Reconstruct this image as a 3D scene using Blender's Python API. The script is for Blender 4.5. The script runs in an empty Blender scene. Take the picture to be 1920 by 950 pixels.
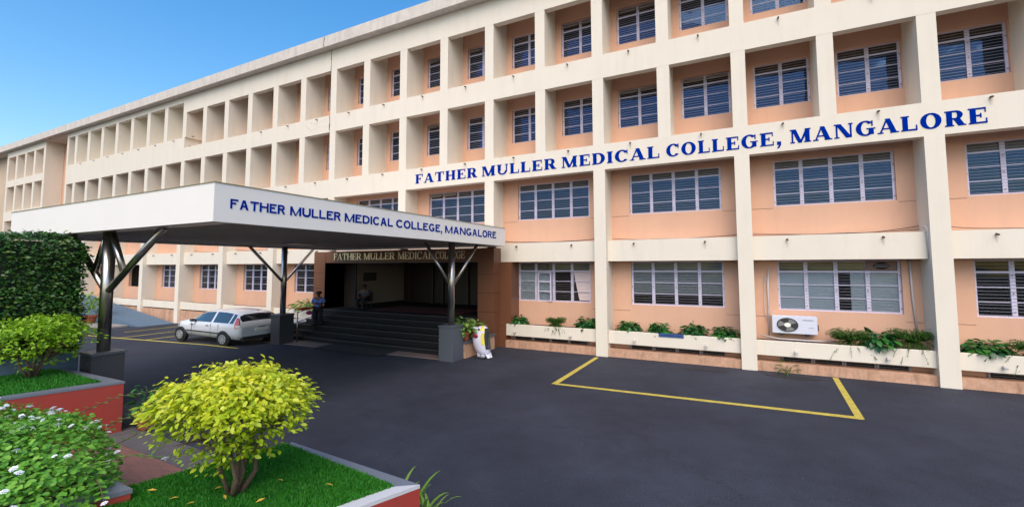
import bpy, math, random
import numpy as np
from mathutils import Vector, Matrix
random.seed(7)
RNG = np.random.default_rng(11)
C = bpy.context.scene.collection
S = bpy.context.scene

# ------------------------------------------------------------------ camera
F, PX, PY, YAW, PITCH, ROLL = 827.66, 960.0, 442.7, -0.4707, 0.0681, -0.0026
CX, CD, CH = 3.9765, 13.5247, 2.7637
def cam_axes():
    sy, cy, sp, cp = math.sin(YAW), math.cos(YAW), math.sin(PITCH), math.cos(PITCH)
    f = Vector((sy*cp, cy*cp, sp)); r = Vector((cy, -sy, 0)); u = r.cross(f)
    c, s = math.cos(ROLL), math.sin(ROLL)
    return c*r + s*u, -s*r + c*u, f
_r, _u, _f = cam_axes()
cam = bpy.data.cameras.new('camera')
camo = bpy.data.objects.new('camera', cam); C.objects.link(camo)
camo.matrix_world = Matrix(((_r.x, _u.x, -_f.x, CX), (_r.y, _u.y, -_f.y, -CD), (_r.z, _u.z, -_f.z, CH), (0, 0, 0, 1)))
cam.sensor_fit = 'HORIZONTAL'; cam.sensor_width = 36
cam.lens = F*36/1920; cam.shift_x = 0; cam.shift_y = -(475-PY)/1920
cam.clip_end = 1500; cam.clip_start = 0.05
S.camera = camo

# ------------------------------------------------------------------ light
KEY_EL, KEY_AZ = 50, 22          # azimuth measured from the court side (-Y) towards +X
w = bpy.data.worlds.new('World'); S.world = w; w.use_nodes = True
nt = w.node_tree; bg = nt.nodes['Background']
sky = nt.nodes.new('ShaderNodeTexSky'); sky.sky_type = 'NISHITA'; sky.sun_disc = False
sky.sun_elevation = math.radians(KEY_EL); sky.sun_rotation = math.radians(180-KEY_AZ)
sky.air_density = 1.35; sky.dust_density = 2.2; sky.ozone_density = 2.5; sky.altitude = 0
hs = nt.nodes.new('ShaderNodeHueSaturation'); hs.inputs['Saturation'].default_value = 1.42
hs.inputs['Value'].default_value = 1.0
nt.links.new(sky.outputs[0], hs.inputs['Color']); nt.links.new(hs.outputs[0], bg.inputs['Color'])
bg.inputs['Strength'].default_value = 0.15
sl = bpy.data.lights.new('court_key', 'SUN'); sl.energy = 1.6; sl.angle = math.radians(60); sl.color = (1, .85, .66)  # broad key lamp added on the court side, in place of bounced daylight
so = bpy.data.objects.new('court_key', sl); C.objects.link(so)
d = Vector((math.sin(math.radians(KEY_AZ))*math.cos(math.radians(KEY_EL)), -math.cos(math.radians(KEY_AZ))*math.cos(math.radians(KEY_EL)), math.sin(math.radians(KEY_EL))))
so.rotation_euler = d.to_track_quat('Z', 'Y').to_euler(); so.location = (0, -20, 30)
S.view_settings.view_transform = 'Standard'; S.view_settings.look = 'None'
S.view_settings.gamma = 1; S.view_settings.use_curve_mapping = False
S.view_settings.exposure = 0.68
S.cycles.use_denoising = True
S.cycles.max_bounces = 8; S.cycles.transparent_max_bounces = 12

# ------------------------------------------------------------------ materials
def mat(name, col, rough=.7, spec=.5, metal=0, noise=None, bump=None, coat=0, col2=None, streak=None):
    """noise=(scale, amount) mixes towards col2; streak=(amount, colour) adds vertical stains; bump=(scale, strength)"""
    m = bpy.data.materials.new(name); m.use_nodes = True; t = m.node_tree; N = t.nodes; L = t.links
    b = N['Principled BSDF']
    b.inputs['Base Color'].default_value = (*col, 1); b.inputs['Roughness'].default_value = rough
    b.inputs['Specular IOR Level'].default_value = spec; b.inputs['Metallic'].default_value = metal
    b.inputs['Coat Weight'].default_value = coat
    tc = None
    def coord():
        nonlocal tc
        if tc is None: tc = N.new('ShaderNodeTexCoord')
        return tc.outputs['Object']
    cur = None
    if noise:
        sc, amt = noise
        n = N.new('ShaderNodeTexNoise'); n.inputs['Scale'].default_value = sc; n.inputs['Detail'].default_value = 8
        n.inputs['Roughness'].default_value = .65
        L.new(coord(), n.inputs['Vector'])
        r = N.new('ShaderNodeMapRange'); r.inputs[1].default_value = .35; r.inputs[2].default_value = .7
        r.inputs[3].default_value = 0; r.inputs[4].default_value = amt
        L.new(n.outputs['Fac'], r.inputs[0])
        mx = N.new('ShaderNodeMix'); mx.data_type = 'RGBA'
        mx.inputs[6].default_value = (*col, 1); mx.inputs[7].default_value = (*(col2 or tuple(c*.6 for c in col)), 1)
        L.new(r.outputs[0], mx.inputs[0]); cur = mx.outputs[2]
    if streak:
        amt, sc2, scol = streak
        mp = N.new('ShaderNodeMapping'); mp.inputs['Scale'].default_value = (sc2, sc2, sc2*.12)
        L.new(coord(), mp.inputs['Vector'])
        n2 = N.new('ShaderNodeTexNoise'); n2.inputs['Scale'].default_value = 1; n2.inputs['Detail'].default_value = 6
        n2.inputs['Roughness'].default_value = .7
        L.new(mp.outputs[0], n2.inputs['Vector'])
        r2 = N.new('ShaderNodeMapRange'); r2.inputs[1].default_value = .5; r2.inputs[2].default_value = .75
        r2.inputs[3].default_value = 0; r2.inputs[4].default_value = amt
        L.new(n2.outputs['Fac'], r2.inputs[0])
        mx2 = N.new('ShaderNodeMix'); mx2.data_type = 'RGBA'
        if cur: L.new(cur, mx2.inputs[6])
        else: mx2.inputs[6].default_value = (*col, 1)
        mx2.inputs[7].default_value = (*scol, 1)
        L.new(r2.outputs[0], mx2.inputs[0]); cur = mx2.outputs[2]
    if cur: L.new(cur, b.inputs['Base Color'])
    if bump:
        n = N.new('ShaderNodeTexNoise'); n.inputs['Scale'].default_value = bump[0]; n.inputs['Detail'].default_value = 5
        L.new(coord(), n.inputs['Vector'])
        bp = N.new('ShaderNodeBump'); bp.inputs['Strength'].default_value = bump[1]; bp.inputs['Distance'].default_value = .01
        L.new(n.outputs['Fac'], bp.inputs['Height']); L.new(bp.outputs[0], b.inputs['Normal'])
    return m

def leafmat(name, cols, rough=.45, trans=.3, zmix=None):
    """cols: list of colours spread over the leaves at random; zmix=(z0,z1,[cols]) : older lower leaves take other colours"""
    m = bpy.data.materials.new(name); m.use_nodes = True; t = m.node_tree; N = t.nodes; L = t.links
    b = N['Principled BSDF']; b.inputs['Roughness'].default_value = rough
    g = N.new('ShaderNodeNewGeometry')
    def ramp(cs):
        r = N.new('ShaderNodeValToRGB'); e = r.color_ramp.elements
        while len(e) < len(cs): e.new(.5)
        for i, c in enumerate(cs):
            e[i].position = i/(len(cs)-1) if len(cs) > 1 else 0
            e[i].color = (*c, 1)
        L.new(g.outputs['Random Per Island'], r.inputs[0]); return r.outputs[0]
    out = ramp(cols)
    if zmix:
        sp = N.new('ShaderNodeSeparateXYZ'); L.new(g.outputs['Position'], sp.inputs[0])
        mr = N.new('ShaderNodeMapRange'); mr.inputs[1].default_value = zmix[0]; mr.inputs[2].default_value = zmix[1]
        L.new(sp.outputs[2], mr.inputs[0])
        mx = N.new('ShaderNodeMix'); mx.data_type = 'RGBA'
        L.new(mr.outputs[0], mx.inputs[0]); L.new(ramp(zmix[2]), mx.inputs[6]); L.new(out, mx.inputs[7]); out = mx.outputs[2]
    L.new(out, b.inputs['Base Color'])
    tr = N.new('ShaderNodeBsdfTranslucent'); L.new(out, tr.inputs['Color'])
    ms = N.new('ShaderNodeMixShader'); ms.inputs[0].default_value = trans
    L.new(b.outputs[0], ms.inputs[1]); L.new(tr.outputs[0], ms.inputs[2]); L.new(ms.outputs[0], N['Material Output'].inputs['Surface'])
    return m

def glassmat(name, tint=(.004, .008, .016), ior=1.7, clear=.35, gcol=(.26, .52, 1)):
    m = bpy.data.materials.new(name); m.use_nodes = True; t = m.node_tree; N = t.nodes; L = t.links
    N.remove(N['Principled BSDF'])
    tp = N.new('ShaderNodeBsdfTransparent'); tp.inputs[0].default_value = (.8, .84, .88, 1)
    df = N.new('ShaderNodeBsdfDiffuse'); df.inputs[0].default_value = (*tint, 1)
    mx = N.new('ShaderNodeMixShader'); mx.inputs[0].default_value = clear
    L.new(df.outputs[0], mx.inputs[1]); L.new(tp.outputs[0], mx.inputs[2])
    gl = N.new('ShaderNodeBsdfGlossy'); gl.inputs['Roughness'].default_value = .03; gl.inputs[0].default_value = (*gcol, 1)
    fr = N.new('ShaderNodeFresnel'); fr.inputs[0].default_value = ior
    tc = N.new('ShaderNodeTexCoord'); n = N.new('ShaderNodeTexNoise'); n.inputs['Scale'].default_value = 1.6; n.inputs['Detail'].default_value = 1
    L.new(tc.outputs['Object'], n.inputs['Vector'])
    bp = N.new('ShaderNodeBump'); bp.inputs['Strength'].default_value = .22; bp.inputs['Distance'].default_value = .05
    L.new(n.outputs['Fac'], bp.inputs['Height']); L.new(bp.outputs[0], gl.inputs['Normal'])
    m2 = N.new('ShaderNodeMixShader'); L.new(fr.outputs[0], m2.inputs[0]); L.new(mx.outputs[0], m2.inputs[1]); L.new(gl.outputs[0], m2.inputs[2])
    L.new(m2.outputs[0], N['Material Output'].inputs['Surface'])
    return m

M = {}
M['cream'] = mat('cream_paint', (.74, .675, .575), .75, .3, noise=(1.1, .3), col2=(.64, .57, .47), bump=(35, .15), streak=(.18, 2.6, (.46, .40, .32)))
M['fascia'] = mat('weathered_fascia', (.66, .60, .54), .85, .3, noise=(2.5, .4), col2=(.36, .33, .31), bump=(30, .3), streak=(.45, 5, (.28, .26, .24)))
M['peach'] = mat('peach_paint', (.67, .40, .275), .75, .3, noise=(.9, .4), col2=(.57, .32, .23), bump=(30, .15), streak=(.25, 2.4, (.44, .28, .23)))
M['plinth'] = mat('stained_peach_plinth', (.60, .36, .25), .85, .3, noise=(7, .6), col2=(.34, .19, .10), bump=(25, .5), streak=(.7, 6, (.12, .08, .05)))
M['frame'] = mat('lavender_window_paint', (.66, .62, .78), .55, .4, noise=(6, .25), col2=(.46, .42, .52))
M['bar'] = mat('grille_bar_paint', (.36, .32, .34), .55, .4)
M['glass'] = glassmat('window_glass')
M['gglass'] = glassmat('window_glass_clear', ior=1.4, clear=.97, gcol=(.7, .85, 1))
M['transom'] = mat('transom_glass', (.035, .026, .024), .25, .35, noise=(6, .6), col2=(.075, .06, .05))
M['vent'] = mat('vent_pane', (.30, .27, .25), .3)
M['room'] = mat('unlit_room_dark', (.10, .09, .085), .9)  # dark tone stands in for the unlit interior behind the glass
M['curtain'] = mat('cream_curtain', (.88, .86, .78), .9, noise=(5, .15))
M['curtainy'] = mat('yellowed_blind', (.42, .34, .20), .9, noise=(5, .3))
M['white'] = mat('white_paint', (.80, .77, .735), .6, .4, noise=(1, .08))
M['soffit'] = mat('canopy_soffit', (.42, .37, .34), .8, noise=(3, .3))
M['steel'] = mat('brushed_steel', (.50, .47, .44), .28, .5, metal=1, noise=(4, .3), col2=(.33, .30, .28))
M['granite'] = mat('polished_black_granite', (.045, .048, .055), .25, .5, noise=(90, .5), col2=(.11, .11, .12))
M['granitel'] = mat('grey_granite', (.10, .115, .14), .45, .5, noise=(60, .6), col2=(.05, .055, .07))
M['paleg'] = mat('pale_granite_coping', (.52, .53, .56), .5, .5, noise=(60, .6), col2=(.38, .39, .42))
M['darkcop'] = mat('dark_granite_coping', (.11, .13, .17), .45, .5, noise=(70, .6), col2=(.2, .22, .26))
M['stone'] = mat('step_granite', (.018, .017, .018), .75, .2, noise=(30, .5), col2=(.016, .015, .016))
M['slab'] = mat('pinkish_stone_paving', (.22, .165, .15), .6, .4, noise=(8, .5), col2=(.13, .10, .10))
M['brown'] = mat('brown_cladding_panel', (.17, .068, .035), .3, .5, noise=(1.5, .25), col2=(.12, .05, .03))
M['brass'] = mat('brass_letters', (1, .84, .62), .3, .5, metal=1)
M['blue'] = mat('blue_letter_paint', (.0, .022, .27), .8, .0)
M['black'] = mat('black_rubber', (.012, .012, .013), .7, .3)
M['door'] = mat('unlit_lobby_dark', (.03, .022, .02), .5)  # lobby walls, the darkness of the unlit hall put into their colour
M['red'] = mat('red_planter_paint', (.33, .038, .026), .6, .4, noise=(2.5, .7), col2=(.24, .045, .035), bump=(40, .2), streak=(.35, 3, (.12, .05, .04)))
M['terra'] = mat('terracotta', (.38, .10, .05), .7, noise=(8, .4))
M['soil'] = mat('garden_soil', (.05, .032, .022), .95, noise=(20, .6), bump=(30, .8))
M['yellow'] = mat('yellow_road_paint', (.60, .47, .06), .7, noise=(9, .7), col2=(.22, .19, .07))
M['bluewall'] = mat('blue_grey_wall', (.10, .16, .23), .7, noise=(2, .4), col2=(.06, .10, .15))
M['pipe'] = mat('pvc_pipe', (.55, .50, .50), .5)
M['cable'] = mat('black_cable', (.03, .025, .03), .6)
M['rust'] = mat('rusty_spout', (.10, .06, .04), .8)
M['carw'] = mat('white_car_paint', (.70, .71, .74), .25, .5, coat=.6)
M['cglass'] = mat('car_glass', (.012, .015, .018), .04, .9, coat=1)
M['tail'] = mat('tail_light_red', (.55, .015, .012), .15, .6, coat=1)
M['lamp'] = mat('clear_lamp', (.7, .7, .7), .15, .6)
M['plastic'] = mat('black_plastic', (.025, .026, .028), .5)
M['alloy'] = mat('silver_wheel_cover', (.50, .50, .52), .35, metal=.6)
M['acbody'] = mat('ac_cabinet_white', (.62, .64, .74), .5, noise=(5, .15))
M['mesh'] = mat('fan_guard_grey', (.10, .10, .10), .5)
M['fan'] = mat('fan_blade_grey', (.30, .30, .30), .4)
M['cloth_red'] = mat('red_cloth', (.45, .03, .025), .9)
M['cloth_pink'] = mat('pink_cloth', (.45, .06, .22), .9)
M['cloth_purple'] = mat('purple_cloth', (.10, .05, .14), .9)
M['shirt'] = mat('blue_shirt', (.10, .20, .62), .85)
M['dshirt'] = mat('dark_shirt', (.05, .06, .09), .85)
M['trouser'] = mat('dark_trousers', (.012, .013, .02), .85)
M['skin'] = mat('skin', (.12, .055, .035), .6)
M['hair'] = mat('black_hair', (.01, .009, .009), .6)
M['pwhite'] = mat('penguin_white', (.68, .66, .78), .35, coat=.3)
M['pyellow'] = mat('penguin_yellow', (.72, .58, .08), .35)
M['bark'] = mat('bush_bark', (.13, .085, .055), .85, noise=(25, .6), bump=(40, .8))
M['flower'] = mat('white_petals', (.78, .80, .88), .6)
M['flowerp'] = mat('pink_petals', (.55, .25, .55), .6)
M['signblue'] = mat('blue_sign_plate', (.03, .08, .25), .5)
M['mat'] = mat('door_mat', (.018, .018, .02), .95, bump=(120, .6))
M['maroon'] = mat('maroon_carpet', (.10, .012, .012), .95)
M['wallin'] = mat('lobby_wall', (.30, .26, .24), .7)

def tiled(m, kind):
    """paving joints as a colour pattern of the stone itself"""
    t = m.node_tree; N = t.nodes; L = t.links; b = N['Principled BSDF']
    tc = N.new('ShaderNodeTexCoord'); br = N.new('ShaderNodeTexBrick')
    if kind == 'brick':
        br.inputs['Color1'].default_value = (.22, .085, .065, 1); br.inputs['Color2'].default_value = (.15, .065, .05, 1)
        br.inputs['Mortar'].default_value = (.17, .14, .125, 1); br.inputs['Scale'].default_value = 5
        br.inputs['Brick Width'].default_value = 1.1; br.inputs['Row Height'].default_value = .16; br.inputs['Mortar Size'].default_value = .018
    mp = N.new('ShaderNodeMapping'); mp.inputs['Rotation'].default_value = (0, 0, math.radians(0))
    L.new(tc.outputs['Object'], mp.inputs[0]); L.new(mp.outputs[0], br.inputs[0])
    L.new(br.outputs[0], b.inputs['Base Color']); return m
M['brick'] = tiled(mat('brick_paving', (.2, .1, .08), .8), 'brick')

def asphalt():
    m = bpy.data.materials.new('asphalt'); m.use_nodes = True; t = m.node_tree; N = t.nodes; L = t.links
    b = N['Principled BSDF']; b.inputs['Roughness'].default_value = .78; b.inputs['Specular IOR Level'].default_value = .35
    tc = N.new('ShaderNodeTexCoord')
    n1 = N.new('ShaderNodeTexNoise'); n1.inputs['Scale'].default_value = .35; n1.inputs['Detail'].default_value = 6; n1.inputs['Roughness'].default_value = .6
    n2 = N.new('ShaderNodeTexNoise'); n2.inputs['Scale'].default_value = 55; n2.inputs['Detail'].default_value = 3
    n3 = N.new('ShaderNodeTexNoise'); n3.inputs['Scale'].default_value = 2.2; n3.inputs['Detail'].default_value = 8; n3.inputs['Roughness'].default_value = .7
    for n in (n1, n2, n3): L.new(tc.outputs['Object'], n.inputs['Vector'])
    r = N.new('ShaderNodeValToRGB'); e = r.color_ramp.elements
    e[0].position = .3; e[0].color = (.014, .017, .028, 1); e[1].position = .70; e[1].color = (.033, .038, .057, 1)
    L.new(n1.outputs[0], r.inputs[0])
    m1 = N.new('ShaderNodeMix'); m1.data_type = 'RGBA'; m1.blend_type = 'MULTIPLY'; m1.inputs[0].default_value = .8
    r3 = N.new('ShaderNodeMapRange'); r3.inputs[1].default_value = .3; r3.inputs[2].default_value = .7; r3.inputs[3].default_value = .75; r3.inputs[4].default_value = 1.2
    L.new(n3.outputs[0], r3.inputs[0]); L.new(r.outputs[0], m1.inputs[6]); L.new(r3.outputs[0], m1.inputs[7])
    m2 = N.new('ShaderNodeMix'); m2.data_type = 'RGBA'; m2.blend_type = 'MULTIPLY'; m2.inputs[0].default_value = 1
    r2 = N.new('ShaderNodeMapRange'); r2.inputs[1].default_value = .3; r2.inputs[2].default_value = .75; r2.inputs[3].default_value = .6; r2.inputs[4].default_value = 1.6
    L.new(n2.outputs[0], r2.inputs[0]); L.new(m1.outputs[2], m2.inputs[6]); L.new(r2.outputs[0], m2.inputs[7])
    # pale grit specks
    v = N.new('ShaderNodeTexVoronoi'); v.inputs['Scale'].default_value = 3.0; L.new(tc.outputs['Object'], v.inputs['Vector'])
    lt = N.new('ShaderNodeMath'); lt.operation = 'LESS_THAN'; lt.inputs[1].default_value = .022; L.new(v.outputs['Distance'], lt.inputs[0])
    m3 = N.new('ShaderNodeMix'); m3.data_type = 'RGBA'; m3.inputs[7].default_value = (.16, .16, .17, 1)
    L.new(lt.outputs[0], m3.inputs[0]); L.new(m2.outputs[2], m3.inputs[6]); L.new(m3.outputs[2], b.inputs['Base Color'])
    ad = N.new('ShaderNodeVectorMath'); ad.operation = 'MULTIPLY_ADD'; ad.inputs[1].default_value = (.9, .9, .9)
    L.new(n3.outputs[1], ad.inputs[0]); L.new(tc.outputs['Object'], ad.inputs[2])
    vc = N.new('ShaderNodeTexVoronoi'); vc.feature = 'DISTANCE_TO_EDGE'; vc.inputs['Scale'].default_value = .22; L.new(ad.outputs[0], vc.inputs['Vector'])
    l2 = N.new('ShaderNodeMapRange'); l2.inputs[1].default_value = 0; l2.inputs[2].default_value = .0035; l2.inputs[3].default_value = .6; l2.inputs[4].default_value = 0; L.new(vc.outputs['Distance'], l2.inputs[0])
    m4 = N.new('ShaderNodeMix'); m4.data_type = 'RGBA'; m4.inputs[7].default_value = (.010, .011, .014, 1)
    L.new(l2.outputs[0], m4.inputs[0]); L.new(m3.outputs[2], m4.inputs[6]); L.new(m4.outputs[2], b.inputs['Base Color'])
    bp = N.new('ShaderNodeBump'); bp.inputs['Strength'].default_value = .5; bp.inputs['Distance'].default_value = .01
    L.new(n2.outputs[0], bp.inputs['Height']); L.new(bp.outputs[0], b.inputs['Normal'])
    return m
M['asphalt'] = asphalt()
M['stainw'] = mat('tan_wall_stain', (.60, .50, .38), .8, noise=(14, 1), col2=(.72, .64, .54))
M['stain'] = mat('wet_oil_stain', (.014, .015, .02), .6, .4, noise=(30, .6), col2=(.028, .03, .04))

# ------------------------------------------------------------------ mesh helpers
class MB:
    def __init__(s): s.v = []; s.f = []; s.sm = []
    def box(s, x0, x1, y0, y1, z0, z1):
        i = len(s.v)
        s.v += [(x0, y0, z0), (x1, y0, z0), (x1, y1, z0), (x0, y1, z0), (x0, y0, z1), (x1, y0, z1), (x1, y1, z1), (x0, y1, z1)]
        for q in ((0, 3, 2, 1), (4, 5, 6, 7), (0, 1, 5, 4), (1, 2, 6, 5), (2, 3, 7, 6), (3, 0, 4, 7)): s.f.append(tuple(i+k for k in q)); s.sm.append(False)
        return s
    def prism(s, pts, z0, z1):
        """vertical prism over a ccw polygon in XY"""
        i = len(s.v); n = len(pts)
        s.v += [(x, y, z0) for x, y in pts] + [(x, y, z1) for x, y in pts]
        s.f.append(tuple(i+k for k in range(n))[::-1]); s.f.append(tuple(i+n+k for k in range(n))); s.sm += [False]*2
        for k in range(n): s.f.append((i+k, i+(k+1) % n, i+n+(k+1) % n, i+n+k)); s.sm.append(False)
        return s
    def poly(s, P, thick):
        """extrude a planar polygon (3-D points) by vector thick"""
        i = len(s.v); n = len(P); t = Vector(thick)
        s.v += [tuple(p) for p in P] + [tuple(Vector(p)+t) for p in P]
        s.f.append(tuple(i+k for k in range(n))); s.f.append(tuple(i+n+k for k in range(n))[::-1]); s.sm += [False]*2
        for k in range(n): s.f.append((i+(k+1) % n, i+k, i+n+k, i+n+(k+1) % n)); s.sm.append(False)
        return s
    def tube(s, P, R, n=10, zs=1.0, caps=True):
        P = [Vector(p) for p in P]
        if not hasattr(R, '__len__'): R = [R]*len(P)
        i0 = len(s.v); prev = None
        for k, p in enumerate(P):
            a = P[min(k+1, len(P)-1)]-P[max(k-1, 0)]
            a.normalize()
            if prev is None:
                x = a.orthogonal().normalized()
            else:
                x = (prev - a*prev.dot(a)); x = x.normalized() if x.length > 1e-6 else a.orthogonal().normalized()
            prev = x; y = a.cross(x)
            for j in range(n):
                t = 2*math.pi*j/n; q = p + (x*math.cos(t)+y*math.sin(t))*R[k]
                s.v.append(tuple(q))
        for k in range(len(P)-1):
            for j in range(n):
                a = i0+k*n+j; b = i0+k*n+(j+1) % n
                s.f.append((a, b, b+n, a+n)); s.sm.append(True)
        if caps:
            s.f.append(tuple(i0+j for j in range(n))[::-1]); s.f.append(tuple(i0+(len(P)-1)*n+j for j in range(n))); s.sm += [False]*2
        return s
    def lathe(s, prof, c, n=20, zs=1.0):
        i0 = len(s.v)
        for r, z in prof:
            for j in range(n):
                t = 2*math.pi*j/n; s.v.append((c[0]+r*math.cos(t), c[1]+r*math.sin(t), c[2]+z*zs))
        for k in range(len(prof)-1):
            for j in range(n):
                a = i0+k*n+j; b = i0+k*n+(j+1) % n
                s.f.append((a, b, b+n, a+n)); s.sm.append(True)
        s.f.append(tuple(i0+j for j in range(n))[::-1]); s.f.append(tuple(i0+(len(prof)-1)*n+j for j in range(n))); s.sm += [False]*2
        return s
    def mesh(s, name):
        me = bpy.data.meshes.new(name); me.from_pydata(s.v, [], s.f); me.update()
        me.polygons.foreach_set('use_smooth', s.sm); return me
    def build(s, name, m, parent=None, **k):
        me = s.mesh(name); me.materials.append(m)
        return link(name, me, parent, **k)

def link(name, me, parent=None, label=None, cat=None, group=None, kind=None):
    o = bpy.data.objects.new(name, me); C.objects.link(o)
    if parent is not None: o.parent = parent
    tag(o, label, cat, group, kind); return o
def tag(o, label=None, cat=None, group=None, kind=None):
    if label: o['label'] = label
    if cat: o['category'] = cat
    if group: o['group'] = group
    if kind: o['kind'] = kind
    return o
def thing(name, label, cat, loc=(0, 0, 0), group=None, rz=0):
    o = bpy.data.objects.new(name, None); C.objects.link(o); o.location = loc; o.rotation_euler.z = rz; o.empty_display_size = .2
    return tag(o, label, cat, group)
def bevel(o, w=.01, seg=2):
    b = o.modifiers.new('bevel', 'BEVEL'); b.width = w; b.segments = seg; b.limit_method = 'ANGLE'; return o

GX = [(-13, 0), (-24, -.32), (-40, -.55)]
def gz(x):
    if x >= -13: return 0.0
    if x >= -24: return -.32*(-13-x)/11
    if x >= -40: return -.32-.23*(-24-x)/16
    return -.55

# ------------------------------------------------------------------ ground
def sheet(name, x0, x1, y0, y1, dz, m, parent=None, **k):
    xs = sorted(set([x0, x1]+[x for x in (-13, -24, -40) if x0 < x < x1]))
    b = MB()
    for x in xs: b.v += [(x, y0, gz(x)+dz), (x, y1, gz(x)+dz)]
    for i in range(len(xs)-1): b.f.append((2*i, 2*i+2, 2*i+3, 2*i+1)); b.sm.append(False)
    return b.build(name, m, parent, **k)
sheet('ground', -400, 300, -300, 300, 0, M['asphalt'], kind='structure')

# yellow bay painted in front of the facade
def stripe(name, pts, m, **k):
    b = MB()
    for q in pts:
        i = len(b.v); b.v += [(x, y, gz(x)+.005+.0006*pts.index(q)) for x, y in q]; b.f.append(tuple(range(i, i+4))); b.sm.append(False)
    return b.build(name, m, **k)
stripe('parking_bay_marking', [
    [(.06, -3.66), (5.9, -3.42), (5.86, -3.26), (.10, -3.53)],
    [(-.02, -3.66), (.12, -3.60), (.15, -.22), (.03, -.22)],
    [(5.80, -3.40), (5.93, -3.40), (6.10, -.02), (5.98, -.02)]], M['yellow'], label='yellow three-sided parking bay line on the open asphalt before the wall', cat='road marking')
stripe('parking_bay_marking', [
    [(-20, -4.42), (-13, -4.30), (-13, -4.18), (-20, -4.30)], [(-13, -4.30), (-11.3, -4.22), (-11.3, -4.10), (-13, -4.18)],
    [(-27.5, -4.56), (-20, -4.42), (-20, -4.30), (-27.5, -4.44)],
    [(-17.2, -4.3), (-17.06, -4.3), (-17.06, -.3), (-17.2, -.3)],
    [(-19.2, -4.3), (-19.06, -4.3), (-19.06, -.3), (-19.2, -.3)],
    [(-21.6, -3.2), (-21.46, -3.2), (-21.46, -.3), (-21.6, -.3)]], M['yellow'], label='faded yellow bay lines beside and behind the white car', cat='road marking')

# brick walk between the red planters and the stone apron beyond it
MB().prism([(-5.45, -14.5), (-1.0, -14.5), (-1.0, -10.02), (-5.45, -9.98)], -.05, .012).build('brick_path', M['brick'], kind='structure')
MB().prism([(-5.5, -9.97), (-1.0, -10.01), (-1.0, -9.55), (-5.5, -9.5)], -.05, .008).build('stone_path', mat('worn_stone', (.11, .10, .105), .8, noise=(3, .6), col2=(.05, .05, .06)), kind='structure')
MB().prism([(-11.75, -2.95), (-3.97, -2.62), (-3.97, -2.12), (-11.75, -2.12)], -.05, .02).build('entrance_pavement', M['slab'], kind='structure')

# far left: ramp and pavement
rp = MB(); 
rp.poly([(-23.6, -1.75, gz(-23.6)), (-34, -1.75, gz(-34)), (-34, -1.75, 1.0), (-23.6, -1.75, gz(-23.6)+.02)], (0, 1.6, 0))
rp.build('ramp', M['bluewall'], label='blue-grey sloping ramp wall rising leftward beside the far facade', cat='ramp')
MB().box(-34, -24.6, -2.75, -1.80, -.7, -.26).build('pavement', mat('pavement_concrete', (.30, .27, .25), .85, noise=(4, .4)), kind='structure')

# ------------------------------------------------------------------ the college building
Bd = thing('college_building', 'long four-storey cream and peach college building with deep window recesses', 'building')
XL, XR = -39.31, 16.36
Z1, Z2, Z3, Z4, Z5, ZS = 5.79, 6.60, 8.72, 9.51, 11.55, 12.50
ZW = 12.16
# upper grid
def fin(x, z0, z1, wd=.36, y1=1.05): return MB().box(x, x+wd, .003, y1, z0, z1)
g = MB()
g.box(XL, XR, 0, .28, Z1, Z2); g.box(XL, XR, .28, 1.05, 6.30, Z2)                                   # band with the lettering
g.box(-23.76, XR, 0, .24, Z3+.02, Z4); g.box(-23.76, XR, .24, 1.05, 9.22, Z4)
g.box(XL, -23.76, 0, .24, Z3+.02, 10.12); g.box(XL, -23.76, .24, 1.05, 9.7, 10.12)
g.box(-23.76, XR, 0, .24, Z5, ZS); g.box(-23.76, XR, .24, 1.05, 12.1, ZS)
g.box(XL, -23.76, 0, .24, ZW, ZS); g.box(XL, -23.76, .24, 1.05, 12.42, ZS)
g.build('facade_band', M['cream'], Bd)
k = -19
FD = fin(0, Z2, 9.22).mesh('fin_a'); FD.materials.append(M['cream'])
FU = fin(0, Z4, 12.1).mesh('fin_b'); FU.materials.append(M['cream'])
FL = fin(0, 10.12, 12.42).mesh('fin_c'); FL.materials.append(M['cream'])
for k in range(-19, 9):
    x = 2*k
    o = link('fin', FD, Bd); o.location.x = x
    o = link('fin', FU if k > -12 else FL, Bd); o.location.x = x
for zz in ((Z2, Z3+.02), (10.12, ZW)): MB().box(XL, XL+.3, .003, 1.05, *zz).build('fin', M['cream'], Bd)
# far block with four bays
fb = MB()
fb.box(-51.0, -43.1, 0, 1.05, 11.98, ZS); fb.box(-51.0, -43.1, 0, 1.05, 9.47, 10.02); fb.box(-51.0, -43.1, 0, 1.05, 6.62, 7.42); fb.box(-51, -43.1, 0, 1.05, -.6, 4.3)
for z0, z1 in ((10.02, 11.98), (7.42, 9.47), (4.3, 6.62)):
    for x in (-51.0, -49.05, -47.15, -45.33, -43.45): fb.box(x, x+.35, .003, 1.05, z0, z1)
fb.build('far_bay_block', M['cream'], Bd)
MB().box(-62, XL-.01, 1.06, 1.3, -.6, ZS).build('wall', M['peach'], Bd)
MB().box(-43.1, -43.09, 0.01, 1.05, -.6, ZS).build('return_wall', M['cream'], Bd)
MB().box(-62, -51.01, .55, 1.0, -.6, ZS).build('end_wall', mat('tan_paint', (.60, .46, .33), .8, noise=(1, .3)), Bd)
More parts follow.
